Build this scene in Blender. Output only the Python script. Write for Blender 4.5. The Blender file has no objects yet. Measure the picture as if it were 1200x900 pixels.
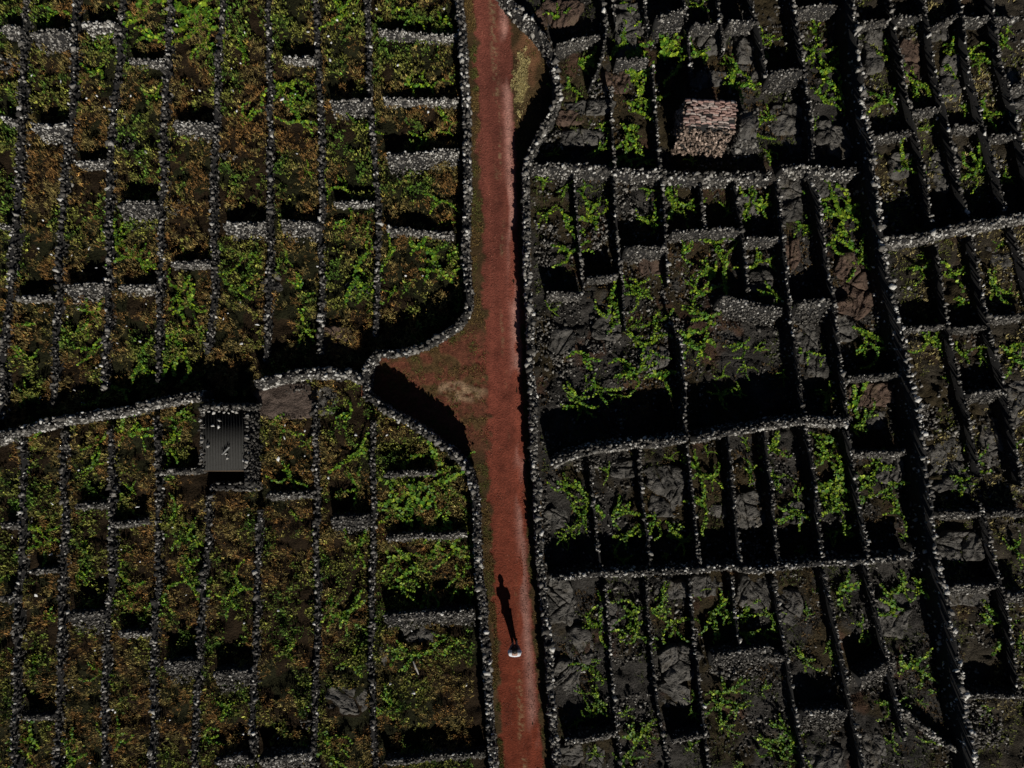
import bpy, bmesh, math, random
import numpy as np
from mathutils import Vector

# ------------------------------------------------------------------ camera, sky, sun, exposure
H = 27.0                     # drone height over the road, metres
S = 30.0                     # ground scale, photo pixels per metre
sc = bpy.context.scene
cam_d = bpy.data.cameras.new("camera"); cam = bpy.data.objects.new("camera", cam_d)
sc.collection.objects.link(cam); sc.camera = cam
cam.location = (0, 0, H); cam_d.angle = 2*math.atan(20/H); cam_d.clip_end = 600
SUN_EL, SHX, SHY = math.radians(35), -0.242, 0.970       # shadows fall up and a little left
w = bpy.data.worlds.new("World"); sc.world = w; w.use_nodes = True
nt = w.node_tree
sky = nt.nodes.new("ShaderNodeTexSky"); sky.sky_type = 'NISHITA'; sky.sun_disc = False
sky.sun_elevation = SUN_EL; sky.sun_rotation = math.atan2(-SHX, -SHY)
sky.air_density = 0.35; sky.dust_density = 0.1; sky.ozone_density = 2.0
bg = nt.nodes["Background"]; bg.inputs[1].default_value = 0.05
nt.links.new(sky.outputs[0], bg.inputs[0])
sd = bpy.data.lights.new("sun", 'SUN'); sd.energy = 5.0; sd.angle = math.radians(0.5); sd.color = (1, .95, .87)
sun = bpy.data.objects.new("sun", sd); sc.collection.objects.link(sun)
sun.rotation_euler = Vector((SHX*math.cos(SUN_EL), SHY*math.cos(SUN_EL), -math.sin(SUN_EL))).to_track_quat('-Z', 'Y').to_euler()
sc.view_settings.view_transform = 'Standard'; sc.view_settings.look = 'None'
sc.view_settings.exposure = -0.5; sc.view_settings.gamma = 1.0

# ------------------------------------------------------------------ helpers
rng = np.random.default_rng(7); random.seed(7)
C = sc.collection

def P(x, y, h=0.0):
    """photo pixel of a point standing h metres above the road -> metres"""
    k = (H-h)/H/S
    return ((np.asarray(x, float)-600)*k, (450-np.asarray(y, float))*k)

_T = np.random.default_rng(3).random((256, 256))
def vnoise(x, y, seed=0):
    x = np.asarray(x, float)+seed*17.31; y = np.asarray(y, float)+seed*41.77
    xi = np.floor(x).astype(int); yi = np.floor(y).astype(int)
    fx = x-xi; fy = y-yi; fx = fx*fx*(3-2*fx); fy = fy*fy*(3-2*fy)
    a = _T[xi & 255, yi & 255]; b = _T[(xi+1) & 255, yi & 255]
    c = _T[xi & 255, (yi+1) & 255]; d = _T[(xi+1) & 255, (yi+1) & 255]
    return (a*(1-fx)+b*fx)*(1-fy)+(c*(1-fx)+d*fx)*fy
def fbm(x, y, seed=0, o=4):
    s = 0; a = .5; t = 0
    for i in range(o):
        s = s+a*vnoise(x*2**i, y*2**i, seed+i*5); t += a; a *= .5
    return s/t
def sstep(a, b, x):
    t = np.clip((x-a)/(b-a), 0, 1); return t*t*(3-2*t)

def np_mesh(name, V, F, mat, attrs=None, smooth=False, col=None):
    """V (n,3), F (m,k) all faces the same size"""
    me = bpy.data.meshes.new(name)
    V = np.ascontiguousarray(V, dtype=np.float32); F = np.ascontiguousarray(F, dtype=np.int32)
    n, k = F.shape
    me.vertices.add(len(V)); me.vertices.foreach_set("co", V.ravel())
    me.loops.add(n*k); me.loops.foreach_set("vertex_index", F.ravel())
    me.polygons.add(n); me.polygons.foreach_set("loop_start", np.arange(0, n*k, k, dtype=np.int32))
    me.polygons.foreach_set("loop_total", np.full(n, k, dtype=np.int32))
    if smooth: me.polygons.foreach_set("use_smooth", np.ones(n, dtype=bool))
    me.update(calc_edges=True)
    if attrs is not None:
        for an, av in attrs.items():
            a = me.attributes.new(an, 'FLOAT', 'POINT'); a.data.foreach_set("value", np.asarray(av, dtype=np.float32))
    if col is not None:
        a = me.color_attributes.new("Col", 'FLOAT_COLOR', 'POINT')
        a.data.foreach_set("color", np.hstack([col, np.ones((len(col), 1))]).astype(np.float32).ravel())
    me.materials.append(mat)
    return me

def link(name, data, parent=None, loc=None, label=None, cat=None, group=None, kind=None):
    o = bpy.data.objects.new(name, data); C.objects.link(o)
    if parent is not None: o.parent = parent
    if loc is not None: o.location = loc
    if label: o["label"] = label
    if cat: o["category"] = cat
    if group: o["group"] = group
    if kind: o["kind"] = kind
    return o

# ------------------------------------------------------------------ materials
def mat(name, rough=.9, spec=.25):
    m = bpy.data.materials.new(name); m.use_nodes = True
    b = m.node_tree.nodes["Principled BSDF"]; b.inputs["Roughness"].default_value = rough
    b.inputs["Specular IOR Level"].default_value = spec
    return m, m.node_tree, b
def N(nt, t, **kw):
    n = nt.nodes.new(t)
    for k, v in kw.items():
        if k in n.inputs: n.inputs[k].default_value = v
        else: setattr(n, k, v)
    return n
def ramp(nt, fac, stops):
    r = nt.nodes.new("ShaderNodeValToRGB"); nt.links.new(fac, r.inputs[0])
    e = r.color_ramp.elements
    while len(e) < len(stops): e.new(.5)
    for i, (p, c) in enumerate(stops): e[i].position = p; e[i].color = (*c, 1)
    return r
def bump(nt, b, height, strength, dist):
    n = N(nt, "ShaderNodeBump", Strength=strength, Distance=dist)
    nt.links.new(height, n.inputs["Height"]); nt.links.new(n.outputs[0], b.inputs["Normal"])
    return n
def geo_pos(nt): return nt.nodes.new("ShaderNodeNewGeometry").outputs["Position"]

def stone_material(nm="basalt_stone", warm=(1, 1, 1)):
    m, nt, b = mat(nm, .9, .15)
    at = N(nt, "ShaderNodeAttribute", attribute_name="tint")
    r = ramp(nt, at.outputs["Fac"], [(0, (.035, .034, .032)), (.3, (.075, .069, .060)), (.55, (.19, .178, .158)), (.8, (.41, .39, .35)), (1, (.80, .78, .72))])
    nz = N(nt, "ShaderNodeTexNoise", Scale=28.0, Detail=3.0); nt.links.new(geo_pos(nt), nz.inputs["Vector"])
    rr = ramp(nt, nz.outputs["Fac"], [(.3, tuple(.45*v for v in warm)), (.62, tuple(1.15*v for v in warm))])
    mx = N(nt, "ShaderNodeMix", data_type='RGBA', blend_type='MULTIPLY'); mx.inputs[0].default_value = 1
    nt.links.new(r.outputs[0], mx.inputs[6]); nt.links.new(rr.outputs[0], mx.inputs[7])
    nt.links.new(mx.outputs[2], b.inputs["Base Color"])
    bump(nt, b, nz.outputs["Fac"], .8, .03)
    return m
def vcol_material(name, sc1=30., bs=.6, bd=.03, lo=.6, hi=1.25, rough=.95, spec=.15):
    m, nt, b = mat(name, rough, spec)
    at = N(nt, "ShaderNodeAttribute", attribute_name="Col")
    nz = N(nt, "ShaderNodeTexNoise", Scale=sc1, Detail=5.0, Roughness=.65); nt.links.new(geo_pos(nt), nz.inputs["Vector"])
    rr = ramp(nt, nz.outputs["Fac"], [(.3, (lo,)*3), (.7, (hi,)*3)])
    mx = N(nt, "ShaderNodeMix", data_type='RGBA', blend_type='MULTIPLY'); mx.inputs[0].default_value = 1
    nt.links.new(at.outputs["Color"], mx.inputs[6]); nt.links.new(rr.outputs[0], mx.inputs[7])
    nt.links.new(mx.outputs[2], b.inputs["Base Color"])
    bump(nt, b, nz.outputs["Fac"], bs, bd)
    return m
def lava_material(name, c0, c1, moss):
    m, nt, b = mat(name, .85, .15)
    pos = geo_pos(nt)
    nz = N(nt, "ShaderNodeTexNoise", Scale=1.6, Detail=6.0, Roughness=.6); nt.links.new(pos, nz.inputs["Vector"])
    wv = N(nt, "ShaderNodeTexWave", Scale=.9, Distortion=14.0, Detail=4.0, wave_type='BANDS'); wv.inputs["Detail Scale"].default_value = 1.2
    nt.links.new(pos, wv.inputs["Vector"])
    f = N(nt, "ShaderNodeTexNoise", Scale=24.0, Detail=4.0); nt.links.new(pos, f.inputs["Vector"])
    r = ramp(nt, nz.outputs["Fac"], [(.35, c0), (.55, c1), (.72, moss)])
    rr = ramp(nt, f.outputs["Fac"], [(.3, (.65,)*3), (.7, (1.25,)*3)])
    mx = N(nt, "ShaderNodeMix", data_type='RGBA', blend_type='MULTIPLY'); mx.inputs[0].default_value = 1
    nt.links.new(r.outputs[0], mx.inputs[6]); nt.links.new(rr.outputs[0], mx.inputs[7])
    nt.links.new(mx.outputs[2], b.inputs["Base Color"])
    ad = N(nt, "ShaderNodeMath", operation='MULTIPLY_ADD'); nt.links.new(f.outputs["Fac"], ad.inputs[0]); ad.inputs[1].default_value = .5
    nt.links.new(wv.outputs["Fac"], ad.inputs[2])
    bump(nt, b, ad.outputs[0], 1.0, .075)
    return m
def leaf_material(name, rough=.55):
    m, nt, b = mat(name, rough, .3)
    at = N(nt, "ShaderNodeAttribute", attribute_name="Col")
    nt.links.new(at.outputs["Color"], b.inputs["Base Color"])
    return m
def plain(name, c, rough=.8, spec=.3, bs=0):
    m, nt, b = mat(name, rough, spec)
    nz = N(nt, "ShaderNodeTexNoise", Scale=20.0, Detail=4.0); nt.links.new(geo_pos(nt), nz.inputs["Vector"])
    r = ramp(nt, nz.outputs["Fac"], [(.3, tuple(v*.72 for v in c)), (.7, tuple(v*1.2 for v in c))])
    nt.links.new(r.outputs[0], b.inputs["Base Color"])
    if bs: bump(nt, b, nz.outputs["Fac"], bs, .02)
    return m
M_STONE = stone_material(); M_STONE_W = stone_material('pinkish_stone', (1.25, 1.0, .88))
M_GROUND = vcol_material("field_soil_and_lava", 13., 1.0, .11, .45, 1.5)
M_ROAD = vcol_material("red_cinder_dirt", 17., 1.0, .045, .62, 1.3)
M_LAVA = lava_material("grey_ropey_lava", (.045, .042, .037), (.135, .127, .114), (.06, .048, .03))
M_LAVA_RED = lava_material("brownish_ropey_lava", (.06, .042, .032), (.135, .090, .067), (.09, .07, .042))
M_LEAF = leaf_material("vine_leaf"); M_WEED = leaf_material("weed_blade", .8)
M_STEM = plain("vine_wood", (.10, .07, .045), .9)
M_WHITE = plain("white_painted_stone", (.8, .8, .78), .6)
M_CORE = plain("basalt_core", (.028, .027, .026), .95, .1)

# ------------------------------------------------------------------ layout traced over the photograph
# long walls: (zone, height, top width, [(x, y) pixels of the top's centre line])
LONG = {
 # left of the road, above the diagonal wall
 'UL': [(.5,.27,[(29,0),(25,50),(22,100),(22,150),(19,225),(12,300),(8,350),(3,400),(1,450),(0,490)]),
        (.5,.27,[(86,0),(86,60),(82,120),(77,170),(73,225),(67,310),(64,370),(62,440),(60,474)]),
        (.5,.27,[(142,0),(138,60),(133,110),(128,170),(125,225),(125,300),(124,360),(122,400),(120,458)]),
        (.5,.27,[(198,0),(196,50),(193,100),(190,150),(188,225),(187,260),(186,330),(184,400),(184,448)]),
        (.5,.27,[(260,0),(255,70),(252,120),(250,170),(247,225),(249,260),(250,320),(247,370),(240,415)]),
        (.5,.27,[(314,0),(314,60),(315,120),(315,225),(315,300),(313,350),(311,425)]),
        (.5,.27,[(369,0),(372,60),(374,120),(376,225),(375,280),(375,340),(373,415)]),
        (.5,.27,[(429,0),(431,60),(434,110),(438,180),(442,225),(443,270),(442,330),(440,395)])],
 # left of the road, below the diagonal wall
 'LL': [(.5,.27,[(25,512),(25,535),(25,600),(23,675),(18,700),(16,800),(15,900)]),
        (.5,.27,[(73,505),(72,540),(73,600),(72,675),(68,700),(67,800),(65,900)]),
        (.5,.27,[(128,500),(128,560),(130,620),(130,675),(127,700),(124,760),(121,820),(119,900)]),
        (.5,.27,[(182,488),(183,540),(184,600),(184,675),(180,720),(178,760),(178,830),(176,900)]),
        (.5,.27,[(244,580),(242,630),(236,690),(233,740),(230,790),(228,840),(226,900)]),
        (.5,.27,[(304,598),(301,675),(299,750),(296,820),(294,900)]),
        (.5,.27,[(367,470),(370,540),(370,600),(371,675),(372,700),(371,760),(368,840),(366,900)]),
        (.5,.27,[(436,492),(437,560),(437,620),(435,675),(434,700),(434,760),(436,820),(438,900)])],
 'BW': [(1.35,.36,[(1000,0),(1006,50),(1010,100),(1014,130),(1021,160),(1028,225),(1036,275),(1043,320),(1051,360),(1058,390),(1066,430),(1073,465),(1079,495),(1084,530),(1090,570),(1096,620),(1103,670),(1111,700),(1117,740),(1124,780),(1131,820),(1139,870),(1146,900)])],
 # right of the road, top block
 'RU': [(.8,.3,[(707,0),(709,15),(711,32),(708,55),(702,80),(692,98)]),
        (.7,.25,[(756,0),(758,20),(763,38)]),
        (.8,.25,[(802,0),(805,24)]),
        (.7,.22,[(842,0),(846,30),(849,58)]),
        (.7,.22,[(716,100),(718,150),(721,196)]),
        (.7,.22,[(765,75),(767,110),(770,150),(774,200)]),
        (.6,.22,[(806,38),(809,65),(811,92)]),
        (.8,.25,[(882,0),(888,30),(893,60),(898,92)]),
        (.9,.25,[(930,0),(938,50),(944,80),(948,110),(951,150),(953,187)]),
        (.7,.22,[(720,0),(721,30)])],
 # between the two long cross walls
 'RM': [(.7,.25,[(673,208),(677,260),(682,310),(685,343)]),
        (.75,.25,[(720,208),(722,250),(725,290),(730,330),(733,388)]),
        (.75,.25,[(777,210),(779,240),(781,290),(783,335)]),
        (.6,.22,[(822,210),(826,268)]),
        (.75,.22,[(862,210),(868,250),(873,290),(877,342)]),
        (1.0,.25,[(912,210),(916,240),(919,275),(924,330),(930,380),(937,440),(944,492)]),
        (1.0,.25,[(953,207),(959,230),(964,260),(970,305),(977,345),(984,400),(990,450),(996,496)]),
        (1.1,.25,[(797,395),(801,430),(804,460),(802,490),(806,512)])],
 # between the second and the third long cross wall
 'RN': [(.8,.25,[(692,545),(696,590),(700,635),(705,672)]),
        (.8,.25,[(750,525),(753,580),(758,620),(764,668)]),
        (.8,.25,[(806,520),(811,570),(816,620),(821,665)]),
        (.9,.25,[(853,512),(858,560),(863,610),(868,660)]),
        (.9,.25,[(897,505),(903,560),(908,610),(913,662)]),
        (.95,.25,[(945,498),(952,540),(958,590),(965,655)]),
        (.95,.25,[(993,505),(1001,545),(1010,600),(1018,652)])],
 # below the third long cross wall
 'RB': [(.6,.25,[(710,682),(714,740),(718,800),(722,840),(728,900)]),
        (.6,.25,[(757,680),(760,720),(765,770),(770,820),(777,860),(785,900)]),
        (.7,.25,[(808,678),(813,730),(818,780),(824,840),(832,900)]),
        (.7,.25,[(858,676),(863,720),(868,765)]),
        (.7,.25,[(907,676),(916,730),(925,780),(934,840),(943,900)]),
        (.8,.25,[(966,668),(976,720),(986,765),(995,810),(1005,860),(1012,900)]),
        (.8,.25,[(1016,662),(1028,720),(1040,770),(1052,820),(1062,870)])],
 # right of the boundary wall
 'FU': [(.75,.22,[(1045,0),(1051,35),(1062,100),(1070,135),(1080,180),(1086,220),(1091,262)]),
        (.75,.22,[(1085,0),(1091,45),(1100,95),(1110,135),(1118,180),(1128,225),(1136,258)]),
        (.75,.22,[(1127,0),(1131,40),(1138,85),(1150,130),(1162,175),(1172,215),(1180,252)]),
        (.75,.22,[(1163,0),(1168,30),(1174,65),(1184,105),(1194,140),(1204,190)])],
 'FM': [(.75,.22,[(1098,285),(1103,330),(1109,370),(1116,405),(1124,440),(1133,475),(1142,520),(1150,560)]),
        (.75,.22,[(1140,275),(1148,320),(1155,360),(1164,400),(1174,435),(1183,475),(1190,520),(1197,570)]),
        (.6,.22,[(1187,265),(1194,290),(1203,320)]),
        (.75,.22,[(1152,590),(1163,640),(1172,675),(1181,720),(1190,770),(1197,812)])],
}
# roadside walls and the long cross walls: (label, height, top width, talus, points)
NAMED = [
 ("tall dry-stone wall along the left edge of the red road, above the triangular bay", 1.15,.26,0,
   [(537,0),(543,35),(545,100),(547,170),(548,225),(545,260),(548,320),(549,362),(541,378),(527,389),(508,401),(480,410),(458,414),(438,413)]),
 ("dry-stone wall slanting under the triangular bay, then along the road's lower left edge", 1.2,.26,0,
   [(440,414),(431,430),(427,448),(428,464),(450,478),(480,497),(508,515),(533,533),(549,550),(557,580),(559,620),(561,675),(566,720),(570,780),(574,840),(579,900)]),
 ("long dry-stone wall along the right edge of the red road, bulging around the grassy bay", 1.1,.26,0,
   [(600,0),(611,14),(628,30),(640,48),(648,68),(655,95),(654,116),(645,135),(633,155),(622,177),(616,195),(616,225),(618,300),(621,400),(625,500),(630,600),(635,675),(641,740),(645,800),(649,860),(652,900)]),
 ("long diagonal wall rising from the left edge to the shed with corrugated roof", .95,.30,.06,
   [(0,512),(25,505),(60,495),(100,488),(140,483),(180,473),(215,466),(238,462)]),
 ("grey wall behind the bare earth patch, right of the corrugated shed", .95,.30,.12,
   [(298,449),(323,443),(358,437),(405,437),(424,443)]),
 ("first long cross wall right of the road, just below the stone hut", .75,.30,.12,
   [(622,195),(650,194),(700,198),(745,201),(800,204),(850,204),(905,206)]),
 ("short cross wall ending at the tall boundary wall, right of the hut's long wall", .85,.30,.10,
   [(918,196),(960,197),(1004,199)]),
 ("long slanting cross wall right of the road with the widest black shadow behind it", 1.2,.30,.12,
   [(648,546),(670,533),(700,524),(740,521),(790,516),(806,514)]),
 ("cross wall continuing the slanting one towards the tall boundary wall", 1.2,.30,.12,
   [(818,513),(870,503),(900,498),(945,492),(995,496)]),
 ("lowest long cross wall right of the road, thin and pale, ending at boundary wall", .9,.24,.05,
   [(645,679),(700,673),(760,671),(840,666),(900,668),(960,660),(1030,656),(1072,652)]),
 ("slanting cross wall at the far right running from boundary wall to the picture edge", 1.1,.28,.08,
   [(1040,281),(1070,279),(1100,273),(1150,261),(1200,252)]),
 ("thin curved stone line sweeping down to the tall boundary wall at bottom right", .5,.2,.03,
   [(1052,828),(1075,845),(1095,863),(1115,876),(1132,884)]),
]
# short cross walls: (zone, x1, y1, x2, y2 of the upper edge, apparent thickness px, brightness)
CROSS = [
 ('UL',0,30,24,30,22,.5),('UL',0,134,18,138,16,.8),('UL',0,262,12,262,8,.5),('UL',36,37,82,35,28,.5),('UL',38,146,78,142,24,.8),
 ('UL',15,346,60,345,9,.5),('UL',96,25,136,26,22,.75),('UL',88,190,122,186,12,.55),('UL',75,333,120,331,26,.5),
 ('UL',150,68,192,68,12,.5),('UL',138,237,182,236,34,.45),('UL',140,333,182,333,14,.6),('UL',203,143,249,143,26,.6),
 ('UL',200,306,245,305,12,.5),('UL',262,262,310,260,24,.6),('UL',331,65,368,64,14,.6),('UL',328,257,373,258,26,.5),
 ('UL',387,117,435,113,24,.55),('UL',391,236,438,236,10,.5),('UL',443,32,537,40,14,.65),('UL',450,114,537,114,12,.6),
 ('UL',453,178,538,175,26,.6),('UL',453,266,532,272,12,.55),
 ('LL',0,613,20,613,8,.4),('LL',87,590,123,588,8,.45),('LL',130,613,172,608,8,.45),('LL',187,550,228,547,8,.5),('LL',36,668,68,666,6,.4),
 ('LL',312,578,368,576,9,.5),('LL',388,605,432,605,24,.35),('LL',452,553,510,551,8,.4),('LL',452,628,547,622,9,.5),
 ('LL',0,700,20,698,8,.35),('LL',78,717,122,716,36,.35),('LL',138,740,178,738,10,.4),('LL',192,775,230,772,32,.35),
 ('LL',250,787,295,785,26,.35),('LL',25,838,60,838,5,.3),('LL',250,892,290,884,14,.55),('LL',303,888,365,880,20,.55),
 ('LL',450,722,555,712,20,.4),('LL',450,890,568,880,7,.35),
 ('RU',652,52,703,37,18,.5),('RU',722,68,760,68,12,.5),('RU',768,18,803,8,34,.45),('RU',810,28,842,26,14,.4),('RU',855,22,884,22,20,.4),
 ('RU',903,82,944,80,28,.4),('RU',934,8,980,6,16,.4),
 ('RM',641,342,682,341,12,.45),('RM',688,323,724,321,10,.4),('RM',733,289,780,287,22,.45),('RM',788,270,868,267,16,.45),
 ('RM',876,277,918,275,16,.45),('RM',845,346,918,361,24,.5),('RM',936,351,976,350,32,.4),('RM',993,440,1058,437,10,.35),
 ('RN',1000,530,1062,527,10,.4),
 ('RB',662,868,722,857,8,.35),('RB',787,865,832,858,7,.35),('RB',835,765,905,758,36,.35),('RB',896,768,924,768,10,.35),
 ('RB',943,832,995,830,32,.35),('RB',1008,793,1050,770,28,.35),
 ('FU',1010,24,1046,22,10,.35),('FU',1053,17,1086,16,14,.4),('FU',1093,30,1128,12,16,.4),('FU',1131,19,1164,19,13,.35),
 ('FU',1170,17,1196,17,10,.4),('FU',1028,156,1074,152,14,.4),('FU',1072,128,1108,125,14,.4),('FU',1120,145,1156,145,14,.4),
 ('FU',1162,156,1194,155,12,.35),('FU',1188,98,1212,98,10,.35),
 ('FM',1062,381,1108,381,9,.35),('FM',1117,383,1156,381,10,.35),('FM',1160,371,1208,365,12,.4),('FM',1138,459,1176,456,18,.4),
 ('FM',1102,600,1152,598,10,.4),('FM',1163,600,1206,598,8,.35),('FM',1115,686,1172,682,14,.4),('FM',1180,697,1208,695,14,.35),
 ('FM',1135,814,1208,812,6,.4)]

_ry = np.array([-90, 0, 60, 135, 180, 225, 330, 450, 560, 675, 760, 900, 990])
_rl = np.array([550, 553, 556, 560, 561, 563, 566, 568, 571, 577, 581, 588, 594])
_rr = np.array([594, 598, 600, 603, 605, 606, 610, 614, 617, 620, 627, 636, 642])
def road_l(y): return np.interp(y, _ry, _rl)
def road_r(y): return np.interp(y, _ry, _rr)
RLw = NAMED[0][4]; RLb = NAMED[1][4]; RRw = NAMED[2][4]
def wall_right_x(y):
    return np.interp(y, [p[1] for p in RRw], [p[0] for p in RRw])
def wall_left_x(y):
    y = np.asarray(y, float)
    up = np.interp(y, [p[1] for p in RLw[:12]]+[414], [p[0] for p in RLw[:12]]+[436])
    lo = np.interp(y, [p[1] for p in RLb], [p[0] for p in RLb])
    return np.where(y < 412, up, lo)
BWp = LONG['BW'][0][2]
def bw_x(y): return np.interp(y, [p[1] for p in BWp], [p[0] for p in BWp])
def diag_y(x): return np.interp(x, [0, 238, 300, 410, 430], [512, 462, 449, 437, 443])

# ------------------------------------------------------------------ ground
def ground_h(X, Y):
    """terrain height in metres"""
    px = 600+X*S; py = 450-Y*S
    wl = wall_left_x(py); wr = wall_right_x(py)
    left = sstep(6, -10, px-wl); right = sstep(-6, 10, px-wr)
    soft = (fbm(X*.9, Y*.9, 1)-.5)*.2+(fbm(X*2.1, Y*2.1, 3, 3)-.5)*.34
    rough = (fbm(X*1.3, Y*1.3, 2, 5)-.5)*.55
    wx = X+fbm(X*.8, Y*.8, 4)*1.6; wy = Y+fbm(X*.8, Y*.8, 5)*1.6
    rope = np.sin((wx*.5+wy)*2*np.pi/.34)*sstep(.5, .62, fbm(X*.6, Y*.6, 6))*.035
    c = np.abs(fbm(wx*.9, wy*.9, 8, 3)-.5)
    crack = -.16*np.exp(-(c/.018)**2)
    return left*(soft-.04)+right*(rough*.75+rope+crack+(fbm(X*4.2, Y*4.2, 9, 2)-.5)*.12-.05)+(1-left-right)*(-.02)
def soil_colour(X, Y):
    px = 600+X*S; py = 450-Y*S
    a = fbm(X*.45, Y*.45, 11)[..., None]; b = fbm(X*1.8, Y*1.8, 12)[..., None]
    soil = np.array([.018, .013, .007])*(.6+b)
    grass = np.array([.020, .026, .008]); brown = np.array([.034, .020, .009])
    L = soil*.5+.5*np.where(a > .5, grass, brown)
    g = np.array([.048, .044, .039])*(.2+1.6*b)
    mossy = np.array([.046, .035, .018])*(.4+1.1*b); red = np.array([.09, .050, .032])*(.4+1.1*b)
    R = g*(1-sstep(.50, .60, a))+mossy*sstep(.50, .60, a)
    a2 = fbm(X*.8+9, Y*.8, 13)[..., None]
    R = R*(1-.8*sstep(.66, .74, a2))+red*.8*sstep(.66, .74, a2)
    far = sstep(0, 14, px-bw_x(py))[..., None]
    R = R*(1-.55*far)+.55*far*mossy
    right = sstep(-6, 10, px-wall_right_x(py))[..., None]
    return L*(1-right)+R*right
step = .085
gx = np.arange(-24, 24.01, step); gy = np.arange(-19, 19.01, step)
GX, GY = np.meshgrid(gx, gy)
GZ = ground_h(GX, GY)
V = np.stack([GX, GY, GZ], -1).reshape(-1, 3)
nx, ny = len(gx), len(gy)
idx = np.arange(nx*ny).reshape(ny, nx)
F = np.stack([idx[:-1, :-1], idx[:-1, 1:], idx[1:, 1:], idx[1:, :-1]], -1).reshape(-1, 4)
link("field_ground", np_mesh("field_ground", V, F, M_GROUND, col=soil_colour(GX, GY).reshape(-1, 3), smooth=True),
     label="dark volcanic soil and bare lava ground under the vineyard plots", kind="structure")
# wide apron to the horizon
ax = np.linspace(-400, 400, 41); AX, AY = np.meshgrid(ax, ax)
V = np.stack([AX, AY, np.full_like(AX, -.42)], -1).reshape(-1, 3); ii = np.arange(41*41).reshape(41, 41)
F = np.stack([ii[:-1, :-1], ii[:-1, 1:], ii[1:, 1:], ii[1:, :-1]], -1).reshape(-1, 4)
link("ground_beyond", np_mesh("ground_beyond", V, F, M_GROUND, col=np.tile([.06, .05, .03], (len(V), 1))), kind="structure")

# road and verges: one sheet filling the corridor between the roadside walls
st = 1.7
px = np.arange(415, 672, st); py = np.arange(-90, 991, st)
PX, PY = np.meshgrid(px, py)
RX, RY = P(PX, PY)
edge = (fbm(RX*3.2, RY*3.2, 21, 5)-.5)*24
dl = PX-(road_l(PY)+edge*(.8+1.6*np.exp(-((PY-440)/45)**2))); dr = (road_r(PY)+edge*.5)-PX
onroad = np.minimum(dl, dr)
n1 = fbm(RX*1.2, RY*.35, 22)[..., None]; n2 = fbm(RX*7, RY*7, 23)[..., None]; n3 = fbm(RX*2.5, RY*2.5, 24)[..., None]
ty = sstep(100, 850, PY)[..., None]
dirt = (np.array([.215, .067, .046])*(1-ty)+np.array([.175, .040, .020])*ty)*(.55+.6*n1+.3*n2)
mid = (road_l(PY)+road_r(PY))/2; half = (road_r(PY)-road_l(PY))/2
u = (PX-mid)/half
tr = np.exp(-((u-.62)/.16)**2)+.55*np.exp(-((u+.52)/.2)**2)
dirt = dirt*(1+.35*tr*sstep(.35, .6, fbm(RX*1.0, RY*.22, 25)))[..., None]
gate = .20*np.exp(-((PY-185)/60)**2)+.12*np.exp(-((PY-390)/45)**2)+.07*np.exp(-((PY-730)/50)**2)
worn = (np.exp(-((u-.66)/.24)**2)*sstep(.47, .62, fbm(RX*2.2, RY*.5, 28, 5)+gate))[..., None]
dirt = dirt*(1-worn)+np.array([.50, .25, .20])*(.55+.5*n2)*worn*1.3*(1-.35*ty)
dark = sstep(.55, .72, fbm(RX*1.8+3, RY*1.1, 29, 5))[..., None]; dirt = dirt*(1-.22*dark)
pale = (np.exp(-((u-.05)/.16)**2)*sstep(.52, .64, fbm(RX*3, RY*.5, 26))*sstep(.45, .62, fbm(RX*12, RY*12, 27)))[..., None]
dirt = dirt*(1-.45*pale)+np.array([.20, .17, .09])*.6*pale*1.5
verge = np.array([.07, .045, .02])*(.5+n3)
# left bay: reddish earth with a straw-coloured worn patch; right bay: golden dry grass
bl = sstep(12, -6, PX-road_l(PY))*sstep(375, 400, PY)*sstep(545, 500, PY)
n4 = fbm(RX*11, RY*11, 34)[..., None]; bayc = (np.array([.155, .055, .032])*(1-sstep(.52, .68, n3))+np.array([.10, .06, .025])*sstep(.52, .68, n3))*(.25+1.5*n4)
verge = verge*(1-bl[..., None])+bayc*bl[..., None]
def blob(cx, cy, rx, ry, k=22):
    d = np.hypot((PX-cx)/rx, (PY-cy)/ry)+(fbm(RX*2, RY*2, 30)-.5)*1.0
    return sstep(1.1, .6, d)[..., None]
b1 = blob(537, 458, 30, 13)*sstep(.34, .52, fbm(RX*3.5, RY*3.5, 33, 5))[..., None]; verge = verge*(1-b1)+np.array([.36, .235, .14])*(.5+.8*n2)*b1
onr = sstep(-1.5, 2.5, onroad)[..., None]
colr = verge*(1-onr)+dirt*onr
b3 = blob(618, 60, 16, 42); colr = colr*(1-b3)+np.array([.20, .10, .05])*(.6+.7*n3)*b3
b2 = blob(612, 95, 7, 32)*sstep(.35, .6, fbm(RX*5, RY*5, 46))[..., None]; colr = colr*(1-b2)+np.array([.36, .28, .12])*(.45+1.0*n2)*b2
RZ = .012+.03*onr[..., 0]*(1-u**2).clip(-.5, 1)-.018*tr*onr[..., 0]+.05*(fbm(RX*3, RY*3, 31)-.5)-.02*tr*onr[..., 0]+.012*(n2[..., 0]-.5)+.03*(1-onr[..., 0])
keep = (PX > wall_left_x(PY)-5) & (PX < wall_right_x(PY)+5)
V = np.stack([RX, RY, RZ], -1).reshape(-1, 3)
ii = np.arange(V.shape[0]).reshape(PX.shape)
kq = keep[:-1, :-1] & keep[1:, 1:] & keep[:-1, 1:] & keep[1:, :-1]
F = np.stack([ii[:-1, :-1], ii[1:, :-1], ii[1:, 1:], ii[:-1, 1:]], -1)[kq]
used = np.unique(F); remap = np.zeros(V.shape[0], int); remap[used] = np.arange(len(used))
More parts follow.
